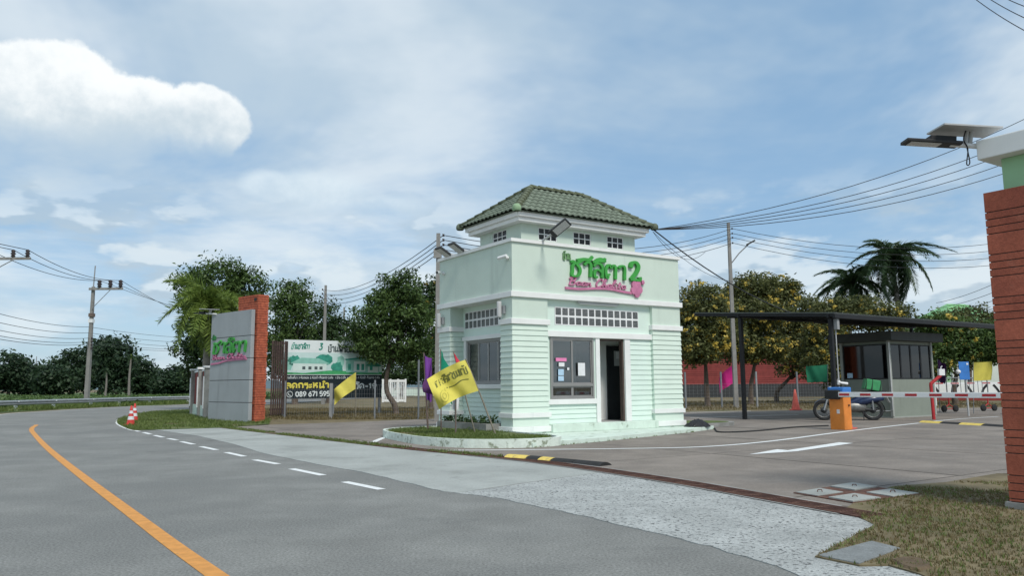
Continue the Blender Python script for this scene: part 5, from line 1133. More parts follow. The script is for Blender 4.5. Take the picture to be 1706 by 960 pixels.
MB().box(-.19, .19, -.28, .20, bh+.002, bh+.27).build('lid', mt['blue'], br, bevel=.03); MB().lathe([(.001, -.03), (.022, -.03), (.022, 0), (.001, 0)], 10, (.05, -.262, bh-.22), 'y').build('lock', mt['black'], m); MB().box(-.185, -.171, -.13, -.05, bh*.5, bh*.5+.11).build('warning_label', mt['paper'], m)
bmz = zat(bp, 1400, 657.5)
MB().box(-.30, -.19, -.20, .22, bmz-.13, bmz+.12).build('hinge', mt['rubber'], br, bevel=.03)
bm_ = MB().box(-.285, -.225, -7.0, -.06, bmz-.065, bmz+.065).build('boom', mt['white'], br, bevel=.01)
for k in range(11): yy = -.22-k*.615; MB().box(-.289, -.2855, yy-.30, yy, bmz-.03, bmz+.03).build('red_stripe', mt['red'], bm_)
rq = gp3(1556, 700); rt = thing('boom_rest', 'bent red steel post with small white box on top beside the booth', 'post', rq, 0)
mid, tp = Yd(1550.5, 640, rq.y)-rq, Yd(1567, 626, rq.y)-rq
MB().tube([(0, 0, 0), tuple(mid*.97), tuple(mid), tuple(tp)], .055, 8, smooth=False).build('post', mt['red'], rt); o = MB().box(-.1, .1, -.06, .06, -.05, .17).build('reader_box', mt['white'], rt, bevel=.01); o.location = tp+Vector((.03, 0, .05)); MB().tube([(0, 0, .17), (0, 0, .24), (.05, 0, .27)], .016, 6).build('hook', mt['white'], o)
# motorcycle
mr_, mf_ = gp3(1455, 701), gp3(1381, 697.5)
hd_ = (mf_-mr_); md = math.atan2(hd_.y, hd_.x); mo = thing('motorcycle', 'dark blue underbone motorcycle with green delivery bag parked beside the booth', 'motorcycle', mr_, R(168)); S_ = 1.2
wb = 1.25*S_*1.05
def wheel(x, r, par):
    w = MB().lathe([(r-.08*S_, -.045*S_), (r-.012, -.05*S_), (r, -.02*S_), (r, .02*S_), (r-.012, .05*S_), (r-.08*S_, .045*S_), (r-.08*S_, -.045*S_)], 26, (x, 0, r), 'y').build('wheel', mt['rubber'], par)
    MB().lathe([(r-.079*S_, -.02), (r-.10*S_, -.016), (r-.10*S_, .016), (r-.079*S_, .02), (r-.079*S_, -.02)], 26, (x, 0, r), 'y').build('rim', mt['engine'], w)
    m = MB()
    for k in range(16): a = 2*math.pi*k/16; m.tube([(x+.04*math.cos(a+.5), .02*(-1)**k, r+.04*math.sin(a+.5)), (x+(r-.07*S_)*math.cos(a), 0, r+(r-.07*S_)*math.sin(a))], .004, 4)
    m.build('spokes', mt['galv'], w, kind='stuff'); MB().lathe([(.001, -.06), (.085*S_, -.055), (.085*S_, .055), (.001, .06)], 14, (x, 0, r), 'y').build('hub', mt['dark_metal'], w)
wr = .29*S_; wheel(0, wr, mo); wheel(wb, wr, mo)
def P3(*pts): return [tuple(c*S_ for c in p) for p in pts]
def loft(sections):                      # sections: (x, z, half width, half height)
    m = MB(); n = 10; vs = []
    for (x, z, w, h) in sections:
        for k in range(n): a = 2*math.pi*k/n; vs.append((x*S_, w*S_*math.cos(a), (z+h*math.sin(a))*S_))
    L_ = len(sections); m.add(vs, [(i*n+k, i*n+(k+1) % n, (i+1)*n+(k+1) % n, (i+1)*n+k) for i in range(L_-1) for k in range(n)]+[tuple(range(n)), tuple(range((L_-1)*n, L_*n))], True); return m
loft([(-.28, .72, .05, .04), (-.05, .70, .10, .09), (.30, .62, .12, .12), (.55, .50, .10, .10), (.78, .48, .09, .10)]).build('body', mt['moto_blue'], mo)
loft([(.70, .46, .10, .14), (.90, .62, .17, .20), (1.0, .80, .14, .17), (1.06, .98, .11, .07)]).build('leg_shield', mt['moto_blue'], mo)
loft([(-.36, .80, .08, .03), (-.10, .81, .13, .045), (.25, .77, .14, .05), (.50, .70, .09, .04)]).build('seat', mt['black'], mo)
loft([(.18, .36, .10, .11), (.42, .38, .15, .16), (.68, .38, .12, .14), (.84, .42, .07, .09)]).build('engine', mt['engine'], mo)
loft([(-.02, .29, .085, .045), (.25, .32, .10, .055), (.45, .36, .10, .08)]).build('chain_case', mt['dark_metal'], mo)
loft([(-.30, .62, .09, .07), (.0, .60, .14, .11), (.32, .52, .14, .12), (.50, .46, .10, .08)]).build('side_panel', mt['moto_blue'], mo)
MB().tube(P3((.6, -.13, .27), (.3, -.16, .24), (0, -.17, .30), (-.35, -.17, .36)), [.025*S_, .03*S_, .05*S_, .05*S_], 10).build('exhaust', mt['engine'], mo)
for s_ in (-1, 1):
    MB().tube(P3((0, s_*.09, .30), (.02, s_*.11, .66)), .022*S_, 8).build('shock_absorber', mt['galv'], mo); MB().tube(P3((0, s_*.07, .30), (.42, s_*.07, .33)), .025*S_, 8).build('swing_arm', mt['dark_metal'], mo)
    MB().tube([(wb, s_*.07*S_, wr), (wb-.17*S_, s_*.07*S_, .80*S_)], .026*S_, 8).build('fork', mt['galv'], mo)
    q = MB().tube(P3((1.02, s_*.22, 1.03), (1.0, s_*.26, 1.22)), .008*S_, 5).build('mirror_stem', mt['black'], mo); MB().lathe([(.001, -.012), (.055*S_, -.01), (.055*S_, .01), (.001, .012)], 12, (1.0*S_, s_*.28*S_, 1.27*S_), 'x').build('mirror', mt['black'], q)
MB().tube(P3((.88, -.33, .98), (1.0, -.20, 1.02), (1.06, 0, 1.0), (1.0, .20, 1.02), (.88, .33, .98)), .014*S_, 7).build('handlebar', mt['black'], mo)
loft([(1.06, .92, .08, .07), (1.14, .90, .07, .06)]).build('headlight', mt['lens'], mo)
m = MB(); vs = []; nf = 9
for k in range(nf):
    a = R(35+120*k/(nf-1))
    for s_ in (-1, 0, 1): vs.append((wb+(wr+.035)*math.cos(a), s_*.06*S_, wr+(wr+.035-.02*abs(s_))*math.sin(a)))
m.add(vs, [(i*3+j, (i+1)*3+j, (i+1)*3+j+1, i*3+j+1) for i in range(nf-1) for j in range(2)], True); m.build('front_mudguard', mt['moto_blue'], mo)
m = MB(); vs = []
for k in range(nf):
    a = R(60+130*k/(nf-1))
    for s_ in (-1, 0, 1): vs.append(((wr+.04)*math.cos(a), s_*.06*S_, wr+(wr+.04-.02*abs(s_))*math.sin(a)))
m.add(vs, [(i*3+j, (i+1)*3+j, (i+1)*3+j+1, i*3+j+1) for i in range(nf-1) for j in range(2)], True); m.build('rear_mudguard', mt['black'], mo)
o = MB().box(-.005, .005, -.11*S_, .11*S_, -.085*S_, .085*S_).build('number_plate', mt['mirror_plate'], mo); xf(o, (-.42*S_, -.02, .58*S_), (0, R(25), 0))
tl = MB().box(-.44*S_, -.34*S_, -.06*S_, .06*S_, .70*S_, .78*S_).build('tail_lamp', mt['red'], mo, bevel=.01)
MB().tube(P3((.28, .10, .26), (.30, .28, .02)), .012*S_, 6).build('kick_stand', mt['black'], mo)
bgt = thing('delivery_bag', 'green and black insulated delivery bag on the motorcycle seat', 'bag', mr_+Vector((math.cos(R(168))*.02, math.sin(R(168))*.02, .855*S_)), R(168)); bg_ = MB().box(-.24*S_, .22*S_, -.20*S_, .20*S_, 0, .30*S_, .03).build('bag_body', mt['bag_green'], bgt, bevel=.03)
for xx in (-.20, .02, .18): MB().box((xx-.02)*S_, (xx+.02)*S_, -.206*S_, .206*S_, .0, .306*S_, .032).build('strap', mt['black'], bgt)
bgt.rotation_euler = (0, R(-10), R(168))
# cones
def cone(label, p, mats=('cone', 'flag_white'), h=.68, lean=0.):
    t = thing('traffic_cone', label, 'traffic cone', p, rng.uniform(0, 3), 'traffic cones'); t.rotation_euler = (lean, 0, t.rotation_euler[2]); s = h/.7
    MB().box(-.19*s, .19*s, -.19*s, .19*s, 0, .035*s).build('base', mt[mats[0]], t, bevel=.01); r0, r1 = .14*s, .025*s
    def rr(z): return r0+(r1-r0)*(z-.035*s)/(.665*s)
    zs = [.035, .20, .32, .42, .52, .70]; cols = [mats[0], mats[1], mats[0], mats[1], mats[0]]
    for a, b, c in zip(zs[:-1], zs[1:], cols):
        q = MB().lathe([(rr(a*s), a*s), (rr(b*s), b*s)]+([(.001, b*s)] if b == .70 else []), 18); q.build('sleeve' if c == mats[1] else 'cone_body', mt[c], t)
cone('red and white traffic cone on the road edge by the verge, the nearer one', gp3(217.5, 709)); cone('red and white traffic cone half hidden behind another at the verge', gp3(223.5, 702.5), h=.7)
cone('faded orange traffic cone alone on the far paving under the blossom trees', gp3(1326, 684), ('cone_faded', 'cone_faded'), 1.0); cone('orange traffic cone hidden behind the orange barrier box', bp+UXv*.45+UYv*.1, ('cone_faded', 'cone_faded'), .8)
# crowd barrier on wheels
ca, cb = gp3(1582, 687), gp3(1647, 685.5); dv = cb-ca; L_ = dv.length; cbt = thing('crowd_barrier', 'steel crowd barrier on red wheeled stands right of the booth', 'barrier', ca, math.atan2(dv.y, dv.x))
zt0, zb0 = zat(ca, 1582, 630.5), zat(ca, 1582, 662)
MB().tube(smoothpts([Vector((-.05, 0, zb0)), Vector((-.05, 0, zt0-.12)), Vector((.05, 0, zt0)), Vector((L_*.5, 0, zt0)), Vector((L_-.05, 0, zt0)), Vector((L_+.05, 0, zt0-.12)), Vector((L_+.05, 0, zb0))], 4), .024, 7).tube([(-.05, 0, zb0), (L_+.05, 0, zb0)], .022, 7).build('frame', mt['steel_post'], cbt)
for k in range(1, 9): MB().tube([(L_*k/9, 0, zb0), (L_*k/9, 0, zt0)], .013, 6).build('bar', mt['steel_post'], cbt)
for x in (.0, L_):
    q = MB().tube([(x, 0, zb0+.1), (x, 0, .30)], .028, 7).tube([(x-.3, 0, .13), (x, 0, .34), (x+.3, 0, .13)], .022, 6).tube([(x-.3, 0, .13), (x+.3, 0, .13)], .02, 6).build('stand', mt['red'], cbt)
    for xx in (x-.32, x+.32): MB().lathe([(.001, -.05), (.05, -.05), (.13, -.045), (.15, -.02), (.15, .02), (.13, .045), (.05, .05), (.001, .05)], 18, (xx, -.03, .15), 'y').build('wheel', mt['rubber'], q)
# second boom, white wall, signs behind
sp_ = gp3(1614, 694); sg = thing('lane_sign', 'blue rectangular sign on a thin white post behind the boom', 'sign', sp_, 0); zs0, zs1 = zat(sp_, 1612, 633), zat(sp_, 1612, 603)
MB().tube([(0, 0, 0), (0, 0, zs1-.02)], .035, 8).build('post', mt['light_grey'], sg); q = MB().box(-.26, .13, -.06, -.035, zs0, zs1).build('sign_face', mt['blue'], sg, bevel=.01); MB().box(.03, .10, -.065, -.061, zs1-.12, zs1-.05).build('printed_mark', mt['white'], q); MB().lathe([(.001, -.1), (.07, -.08), (.09, 0), (.07, .05), (.001, .06)], 10, (-.30, -.04, zs0+.30), 'y').build('lamp', mt['white'], sg)
e0 = gp3(1560, 676.5); b2 = thing('far_boom', 'second white boom with red stripes behind the crowd barrier', 'barrier', e0, R(-2)); z2 = zat(e0, 1600, 639); MB().box(-.2, 6.5, -.03, .03, z2-.055, z2+.055).build('boom', mt['white'], b2)
for k in range(8): MB().box(k*.85, k*.85+.45, -.034, -.031, z2-.03, z2+.03).build('red_stripe', mt['red'], b2)
MB().box(-.35, -.05, -.2, .2, 0, z2+.15).build('cabinet', mt['white'], b2, bevel=.02)
w0 = gp3(1545, 668); ww = thing('low_wall', 'low white estate wall with dark curved ornament behind the second boom', 'wall', w0, R(-3)); MB().box(-5.2, 11, -.1, .1, 0, 1.2).build('wall', mt['white_trim'], ww); MB().box(-5.2, 11, -.14, .14, -.02, .25).build('base', mt['red_panel'], ww)
for k, xx in enumerate((.4, 1.4, 2.7, 3.4, 4.6, 5.4)): m = MB(); ribbon(m, [(xx, 1.1), (xx+.25, .8), (xx+.5, .35), (xx+.8, .2)] if k % 2 == 0 else [(xx, .2), (xx+.35, .45), (xx+.5, .8), (xx+.8, 1.12)], .16, .01, lambda x, y, d: (x, -.102-d, y)); m.build('ornament', mt['black'], ww)
MB().box(.95, 1.75, -.02, .35, 0, 2.6).build('gate_pillar', mt['green_paint'], ww)
# long red shed, lawn fence
r0_ = gp3(1130, 662.5); rsd = thing('red_shed', 'long low red clapboard building on a dark base behind the blossom trees', 'building', r0_, R(-4)); rz0, rz1 = zat(r0_, 1150, 641), zat(r0_, 1150, 588); LL = 18.5
MB().box(0, LL, 0, 4, -.1, rz0).build('base', mt['dark_metal'], rsd); MB().box(.02, LL-.02, .04, 4, rz0, rz1).build('wall', mt['red_panel'], rsd); nb = 15
for k in range(nb): h = (rz1-rz0)/nb; MB().add([(0, 0, rz0+k*h), (LL, 0, rz0+k*h), (LL, .03, rz0+(k+1)*h-.01), (0, .03, rz0+(k+1)*h-.01), (0, .039, rz0+k*h), (LL, .039, rz0+k*h)], [(0, 1, 2, 3), (0, 4, 5, 1)]).build('board', mt['red_shed'], rsd)
MB().add([(-.4, -.5, rz1), (LL+.4, -.5, rz1), (LL+.4, 4.5, rz1+.6), (-.4, 4.5, rz1+.6), (-.4, -.5, rz1+.08), (LL+.4, -.5, rz1+.08), (LL+.4, 4.5, rz1+.68), (-.4, 4.5, rz1+.68)], [(3, 2, 1, 0), (4, 5, 6, 7), (0, 1, 5, 4), (1, 2, 6, 5), (2, 3, 7, 6), (3, 0, 4, 7)]).build('roof', mt['red_panel'], rsd)
fr_ = [gp3(*p) for p in ((1143, 680), (1203, 679.5), (1262, 679), (1330, 677.5), (1400, 676))]
rfn = thing('post_fence', 'wire fence with grey steel posts along the lawn behind the shelter', 'fence', (0, 0, 0))
for k, p in enumerate(fr_): q = MB().tube([(0, 0, -.05), (0, 0, 1.95)], .055, 8).build('post', mt['grey_metal' if k == 2 else 'steel_post'], rfn); q.location = p
for a, b in zip(fr_[:-1], fr_[1:]): mesh_panel(rfn, a, b, 1.3, .2, .002)
# house with green roof
h0 = at(1630, 82); hs = thing('green_roofed_house', 'house with pale green pitched roof behind the trees at far right', 'house', h0, R(15)); he = zat(h0, 1620, 545); hp_ = zat(h0, 1620, 508)
MB().box(-3.2, 6, 0, 7, -.1, he).build('wall', mt['house_wall'], hs); MB().add([(-3.9, -.7, he), (6.7, -.7, he), (6.7, 7.7, he), (-3.9, 7.7, he), (.2, 3.5, hp_+.5), (2.6, 3.5, hp_+.5)], [(0, 1, 5, 4), (1, 2, 5), (2, 3, 4, 5), (3, 0, 4), (3, 2, 1, 0)]).build('roof', mt['green_roof'], hs)
for k in range(7): z = he+(hp_+.5-he)*(k+.5)/7; f_ = (k+.5)/7; MB().box(-3.9+4.1*f_, 6.7-4.1*f_, -.7+4.2*f_-.06, -.7+4.2*f_, z, z+.09).build('tile_course', mt['green_roof'], hs)
for x in (-1.8, 1.4, 4.2): q = MB().box(x-.6, x+.6, -.05, -.002, he-2.6, he-1.0).build('window', mt['white'], hs); MB().box(x-.5, x+.5, -.06, -.051, he-2.5, he-1.1).build('pane', mt['print_dark'], q)
# white concrete railing in the lot
wr0 = gp3(636, 671); wrl = thing('balustrade', 'short white concrete balustrade standing on the lot behind the round tree', 'balustrade', wr0, R(6)); zr0 = zat(wr0, 650, 632); L_ = 1.95
for k in range(4): MB().box(k*.62, k*.62+.16, -.07, .07, 0, zr0).build('post', mt['white_trim'], wrl, bevel=.01)
for k in range(3):
    MB().box(k*.62+.162, k*.62+.618, -.05, .05, zr0-.25, zr0-.06).box(k*.62+.162, k*.62+.618, -.05, .05, .05, .25).build('rail', mt['white_trim'], wrl)
    for j in range(3): x = k*.62+.24+j*.15; MB().lathe([(.03, .25), (.055, .4), (.03, .6), (.05, .8), (.035, zr0-.25)], 10, (x, 0, 0)).build('baluster', mt['white_trim'], wrl)
mw = gp3(640, 660); mwt = thing('far_wall', 'low pale mint wall across the far side of the lot', 'wall', mw, R(2)); MB().box(-14, 16, -.1, .1, -.05, 1.05).build('wall', mt['mint'], mwt); MB().box(-14, 16, -.15, .15, 1.052, 1.12).build('coping', mt['white'], mwt)
for k in range(8): MB().box(-13.5+k*4, -13.2+k*4, -.14, .14, -.05, 1.3 if k % 2 else 2.0).build('post', mt['white'], mwt)
# ------------------------------------------------------------------ red pillar at the right edge
pr0 = G(1683, 850); rpl = thing('gate_pillar', 'near red board-clad gate pillar with green top and white cap at right edge', 'pillar', (pr0.x, pr0.y, 0), AZ)
PHt = 3.21; wd, dp = 1.1, 1.25                         # local: the visible face is x = 0, running along -y
MB().box(.012, wd, -dp, -.012, -.05, PHt-.02).build('core', mt['door_brown'], rpl); MB().box(-.03, wd, -dp, .03, -.05, .075).build('footing', mt['concrete'], rpl)
z = .08; k = 0; pat = [.215, .076, .076, .076]; nn = int((PHt-.08)/sum(pat)*4)
zs_ = []
zz = PHt
while zz > .1:
    h = pat[len(zs_) % 4]; zs_.append((max(zz-h, .08), zz)); zz -= h
for (a, b) in zs_:
    if b-a > .02: q = MB().box(0, wd, -dp, 0, a+.005, b-.005).build('board', mt['terracotta'], rpl, bevel=.003)
MB().box(.14, wd-.1, -dp, -.14, PHt, 3.56).build('neck', mt['green_paint'], rpl)
MB().box(-.02, wd+.1, -dp-.1, .02, 3.562, 3.77).build('cap', mt['white_trim'], rpl, bevel=.012)
lp = Yd(1634, 246, pr0.y+.05); solar_lamp('large solar street lamp reaching left from the white cap of the right pillar', tuple(lp+Vector((.10, .0, 0))), R(-3), .82, .50)
# ------------------------------------------------------------------ poles and wires
def upole(label, p, h, w=.14, arms=(), group=None):
    t = thing('utility_pole', label, 'utility pole', p, 0, group); MB().box(-w, w, -w, w, -.1, h, w*.38).build('pole', mt['pole'], t); return t
def ins(par, x, y, z, s=1.): MB().lathe([(.03*s, 0), (.09*s, .04*s), (.05*s, .09*s), (.10*s, .14*s), (.05*s, .19*s), (.09*s, .24*s), (.03*s, .30*s), (.001, .31*s)], 10, (x, y, z)).build('insulator', mt['insulator'], par)
q = at(146, 66, -.1); zt1 = zat(q, 150, 476); pl1 = upole('concrete pole with crossarm and lightning rod beyond the guard rail', q, zt1, .17)
xr = Yd(207, 480, 66).x-q.x; MB().box(-.25, xr, -.28, -.18, zt1-.32, zt1-.12).build('crossarm', mt['pole'], pl1); MB().tube([(.0, 0, zt1), (0.05, 0, zat(q, 150, 441))], .05, 6).build('lightning_rod', mt['grey_metal'], pl1); MB().tube([(.1, -.23, zt1-1.9), (xr*.6, -.23, zt1-.3)], .03, 5).build('brace', mt['grey_metal'], pl1)
ix = [Yd(px, 478, 66).x-q.x for px in (168, 186, 203)]
for x in ix: ins(pl1, x, -.23, zt1-.12, 2.2)
MB().box(-.19, .19, -.19, .19, zt1-2.6, zt1-2.3).build('red_band', mt['pole_wood'], pl1); MB().box(-.185, .185, -.185, .185, zt1-3.1, zt1-2.8).build('white_band', mt['white'], pl1)
for k in range(4): MB().lathe([(.05, 0), (.08, .08), (.05, .16)], 8, (.2, -.12, zt1-4.5-k*.28)).build('spool', mt['insulator'], pl1)
q0 = at(-70, 44, -.1); zt0_ = zat(q0, 0, 432); pl0 = upole('concrete pole outside the left frame edge whose crossarm reaches into view', q0, zt0_+.3, .17); xr0 = Yd(51, 425, 44).x-q0.x; zc0 = zat(q0, 30, 428)
MB().box(-.25, xr0, -.06, .06, zc0-.07, zc0+.07).build('crossarm', mt['pole'], pl0); MB().tube([(.1, -.1, zc0-1.5), (xr0*.75, -.1, zc0-.08)], .03, 5).build('brace', mt['grey_metal'], pl0)
ix0 = [Yd(px, 425, 44).x-q0.x for px in (-18, 22, 46)]
for x in ix0: ins(pl0, x, 0, zc0+.07, 1.5)
def cable(name, par, a, b, sag, r=.014):
    a, b = Vector(a), Vector(b); n = 14; pts = [a+(b-a)*(i/n)+Vector((0, 0, -sag*4*(i/n)*(1-i/n))) for i in range(n+1)]; MB().tube(pts, r, 5, cap=False).build(name, mt['wire'], par)
def span(label, pairs, r=.014): t = thing('overhead_cables', label, 'cables', (0, 0, 0)); [cable('cable', t, a, b, s, r) for a, b, s in pairs]; return t
e_ = [Yd(x, y, 130) for x, y in ((330, 520), (322, 522), (312, 524))]
top0 = [q0+Vector((x, 0, zc0+.5)) for x in ix0]; top1 = [q+Vector((x, -.23, zt1+.5)) for x in ix]
back0 = [Vector((q0.x+x-6, q0.y-30, zc0+1.5)) for x in ix0]
span('three power lines along the crossarms of the left roadside poles', [(a, b, .5) for a, b in zip(top0, top1)]+[(a, b, .3) for a, b in zip(top1, e_)]+[(a, b, .3) for a, b in zip(back0, top0)], .02)
span('low telephone cables strung between the left roadside poles', [(Yd(-40, 512+dy, 44), Yd(149, 545+dy*.62, 66), .3) for dy in (0, 16, 30, 40, 46)]+[(Yd(149, 545+dy*.62, 66), Yd(322, 563+dy*.5, 110), .2) for dy in (0, 16, 30, 40, 46)], .018)
p3 = gp3(729, 702); z3 = zat(p3, 732, 389); up3 = upole('concrete pole with spool insulators behind the left edge of the guard house', p3, z3, .11)
MB().box(-.16, .14, -.17, -.1, zat(p3, 732, 431), zat(p3, 732, 416)).build('clamp', mt['pole'], up3)
sp3 = [zat(p3, 738, y) for y in (392, 400, 408, 416)]
for z in sp3: MB().lathe([(.02, -.05), (.05, -.04), (.03, 0), (.05, .04), (.02, .05)], 8, (.19, 0, z)).build('spool', mt['insulator'], up3)
p4 = at(539, 62, -.03); z4 = zat(p4, 539, 475); up4 = upole('distant concrete pole rising behind the billboard', p4, z4, .13)
p5 = at(571, 88, -.03); z5 = zat(p5, 571, 512); upole('farther, shorter-looking concrete pole behind the billboard and round tree', p5, z5, .13)
sp4 = [zat(p4, 533, y) for y in (482, 489, 496, 503)]
for z in sp4: MB().lathe([(.03, -.07), (.07, -.05), (.04, 0), (.07, .05), (.03, .07)], 8, (-.25, 0, z)).build('spool', mt['insulator'], up4)
span('four power lines from the pole behind the guard house to the distant left poles', [(p3+Vector((.19, 0, a)), p4+Vector((-.25, 0, b)), .8) for a, b in zip(sp3, sp4)]+[(p4+Vector((-.25, 0, b)), p5+Vector((-.2, 0, z5-.3-.3*i)), .3) for i, b in enumerate(sp4)], .016)
p6 = at(1225, 44, -.03); z6 = zat(p6, 1224, 370); up6 = upole('tall concrete pole with a street lamp arm behind the shelter', p6, z6, .12)
MB().tube([(.1, 0, zat(p6, 1228, 437)), (.5, -.1, zat(p6, 1240, 422)), (1.05, -.2, zat(p6, 1255, 407))], .035, 7).build('lamp_arm', mt['grey_metal'], up6); o = MB().box(-.1, .45, -.1, .1, -.04, .05).build('street_lamp', mt['dark_metal'], up6, bevel=.02); xf(o, (1.02, -.2, zat(p6, 1255, 407)), (0, R(-28), 0))
sp6 = [zat(p6, 1232, y) for y in (380, 388, 395, 404)]
for z in sp6: MB().lathe([(.02, -.05), (.05, -.04), (.03, 0), (.05, .04), (.02, .05)], 8, (.2, 0, z)).build('spool', mt['insulator'], up6)
span('four power lines from the lamp pole to the pole behind the guard house', [(p6+Vector((.2, 0, a)), p3+Vector((.19, 0, b)), .9) for a, b in zip(sp6, sp3)], .015)
span('four power lines running right from the lamp pole past the palms', [(p6+Vector((.2, 0, a)), Yd(1760, 388+i*13, 50), 1.1) for i, a in enumerate(sp6)], .015)
ec = LW(EX1-.02, EY0+.05, ZE-.05)
span('bundle of cables from the tiled roof corner up to the right frame edge', [(ec, Yd(1720, 205+i*17 if i else 192, 24), .5) for i in range(5)], .011)
span('thick sagging cable from the tiled roof corner down to the shelter roof', [(ec+Vector((.05, 0, -.02)), Yd(1400, 541, 30), .55)], .02)
span('thin slack wires hanging from the roof corner beside the thick cable', [(ec+Vector((0, 0, -.05)), Yd(1235, 470, 30), .4), (ec+Vector((0, 0, -.05)), Yd(1175, 420, 26), .5)], .007)
span('overhead cables crossing the top right corner of the sky', [(Yd(1600+i*16, -22-i*3, 30), Yd(1760+i*6, 76-i*24, 24), .2) for i in range(4)], .016)
span('lower cables fanning out between the palms and the right pillar', [(Yd(1560, 505+i*9, 60), Yd(1720, 440+i*17, 45), .3) for i in range(5)], .016)
m = at(58, 900); mast = thing('radio_mast', 'thin distant radio mast on the left skyline', 'mast', m); hm = zat(m, 58, 594); MB().tube([(-.9, 0, 0), (0, 0, hm)], .35, 4).tube([(.9, 0, 0), (0, 0, hm)], .35, 4).tube([(0, .9, 0), (0, 0, hm)], .35, 4).build('lattice', mt['grey_metal'], mast, kind='stuff')
# ------------------------------------------------------------------ guard rail
gpx = [(-60, 688), (26, 684), (90, 681), (150, 678.5), (215, 675.5), (270, 673.5), (318, 672.3), (380, 671)]
gl = [Vector((*p, 0)) for p in sm2([g2(*p) for p in gpx], 4)]
gdr = thing('guard_rail', 'galvanised guard rail on short posts along the outside of the bend', 'guard rail', (0, 0, 0))
prof = [(.0, .72), (.07, .66), (.07, .60), (.0, .56), (.07, .52), (.07, .46), (.0, .40)]; vs = []; n = len(prof)
for i, p in enumerate(gl):
    t = (gl[min(i+1, len(gl)-1)]-gl[max(i-1, 0)]).normalized(); q = Vector((t.y, -t.x, 0))
    for (a, z) in prof: vs.append(p+q*(a+.1)+Vector((0, 0, z-.10)))
MB().add(vs, [(i*n+k, (i+1)*n+k, (i+1)*n+k+1, i*n+k+1) for i in range(len(gl)-1) for k in range(n-1)]).build('rail', mt['galv'], gdr)
s_ = .5; tl_ = [tuple(p[:2]) for p in gl]; tot = sum((gl[i+1]-gl[i]).length for i in range(len(gl)-1))
while s_ < tot: p, t = poly_at(tl_, s_); o = MB().box(-.06, .06, -.08, .08, -.3, .62).build('post', mt['white_trim'], gdr); place(o, p, math.atan2(t.y, t.x)); o2 = MB().box(-.05, .05, -.20, -.185, .50, .58).build('reflector', mt['white'], o); s_ += 3.9
# ------------------------------------------------------------------ grass and crops
def inside(p, poly):
    c = False; n = len(poly); x, y = p
    for i in range(n):
        x0, y0 = poly[i]; x1, y1 = poly[i-1]
        if (y0 > y) != (y1 > y) and x < (x1-x0)*(y-y0)/(y1-y0)+x0: c = not c
    return c
HOLES = [[g2(*p) for p in ((1362, 930), (1452, 906), (1500, 918), (1432, 944))], [tuple(bil(u, v)[:2]) for u, v in ((0, 0), (1, 0), (1, 1), (0, 1))]]
def blades(name, label, polyg, n, h, w, mat, z, seed, bbox=None, tuft=4, holes=()):
    rs = np.random.RandomState(seed); xs = [p[0] for p in polyg]; ys = [p[1] for p in polyg]; b = bbox or (min(xs), max(xs), min(ys), max(ys)); V = []; k = 0; tries = 0
    while k < n and tries < n*6:
        tries += 1; x, y = rs.uniform(b[0], b[1]), rs.uniform(b[2], b[3])
        if not inside((x, y), polyg) or any(inside((x, y), q) for q in holes): continue
        if math.sin(x*2.1+math.sin(y*1.3)*2)+math.sin(y*2.7+x*.6) < -1.05+rs.uniform(-.4, .4): continue
        for j in range(tuft):
            a = rs.uniform(0, 6.28); hh = h*rs.uniform(.4, 1.2); le = hh*rs.uniform(.1, .9); p = np.array([x+rs.normal()*h*.35, y+rs.normal()*h*.35, z]); d = np.array([math.cos(a), math.sin(a), 0]); s = np.array([-d[1], d[0], 0])*w*.5
            V += [p-s, p+s, p+d*le*.4+np.array([0, 0, hh*.65])+s*.7, p+d*le+np.array([0, 0, hh])]; k += 1
    me = quads_mesh(name, np.array(V), len(V)//4); o = link(name, me, mt[mat], kind='stuff'); o['label'] = label; o['category'] = 'grass'; return o
blades('dry_grass', 'short dry grass at the foot of the right pillar', gp, 52000, .026, .007, 'grass_dry', .012, 1, (1.5, 8.5, 3.5, 10), 4, HOLES)
blades('green_grass', 'patches of green grass in the dry corner lawn', gp, 13000, .034, .008, 'grass_green', .012, 2, (2.2, 8.5, 4.0, 10), 4, HOLES)
blades('verge_grass', 'green grass on the verge before the grey sign wall', vpoly, 24000, .09, .016, 'grass_green', .012, 3)
lotp = [tuple(p) for p in (g2(440, 700), g2(560, 699), g2(697, 698), g2(760, 696), (-4, 48), (-16, 48))]
blades('lot_grass', 'dry grass of the fenced lot', lotp, 26000, .12, .02, 'grass_dry', -.03, 4)
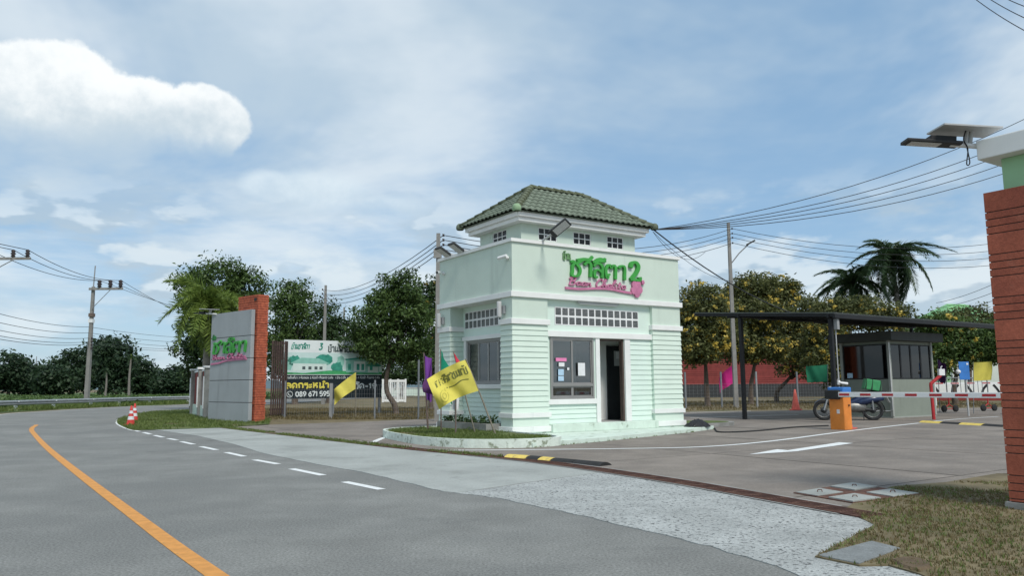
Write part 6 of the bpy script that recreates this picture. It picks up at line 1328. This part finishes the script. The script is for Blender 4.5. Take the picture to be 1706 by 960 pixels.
lwn = [g2(1143, 684), g2(1400, 681), g2(1700, 677), (34, 60), (12, 60)]
blades('lawn_grass', 'dry lawn under the blossom trees', lwn, 16000, .12, .025, 'grass_dry', -.03, 5)
ppl = [tuple(LW(*(c0_+(Vector(p)-c0_)*.95))[:2]) for p in inn]
blades('planter_grass', 'grass growing in the low planter', ppl, 9000, .05, .009, 'grass_green', .165, 6)
fb = [(p.x-.3, p.y) for p in gl]
edge = [(p.x+1.2, p.y-1.0) for p in gl]+[(p.x-7, p.y+3) for p in gl[::-1]]
blades('rail_weeds', 'rough weeds along the foot of the guard rail', edge, 16000, .28, .035, 'grass_green', -.02, 7)
rs = np.random.RandomState(9); C = []
fieldp = [(p[0]-4, p[1]) for p in left[44:]]+[(0, 150), (-140, 150), (-140, 30), (-40, 20)]
while len(C) < 5200:
    y = 30+120*rs.rand()**1.2; x = rs.uniform(-130, 0)
    if inside((x, y), fieldp) and x/y > -.8: C.append((x, y))
C = np.array(C); m_ = 7; c3 = np.repeat(np.concatenate([C, np.full((len(C), 1), .14)], 1), m_, 0)+rs.normal(size=(len(C)*m_, 3))*[.45, .45, .10]; nr = rs.normal(size=c3.shape)*.6+[0, 0, 1]; nr /= np.linalg.norm(nr, axis=1, keepdims=True)
o = link('crop', leaf_mesh('crop', c3, nr, .42*rs.uniform(.5, 1.3, len(c3)), rs, .6), mt['crop'], kind='stuff'); o['label'] = 'low green crop covering the field beyond the guard rail'; o['category'] = 'crop'
jw = [tuple(LW(x, y)[:2]) for x, y in ((-1.25, -2.70), (.9, -2.24), (4.73, -1.15), (6.5, -.46), (6.5, -.40), (4.73, -1.09), (.9, -2.18), (-1.25, -2.64))]
blades('joint_weeds', 'small weeds along the foot of the guard house platform', jw, 900, .035, .01, 'grass_green', .008, 12)
wd = [tuple(p) for p in offset(drain[:11], .16)]+[tuple(p) for p in offset(drain[:11], -.2)][::-1]
blades('drain_weeds', 'weeds and dirt filling the left end of the drain', wd, 5000, .05, .012, 'grass_green', .008, 8); sheet('drain_dirt', wd, .0105, mt['soil'], apron)
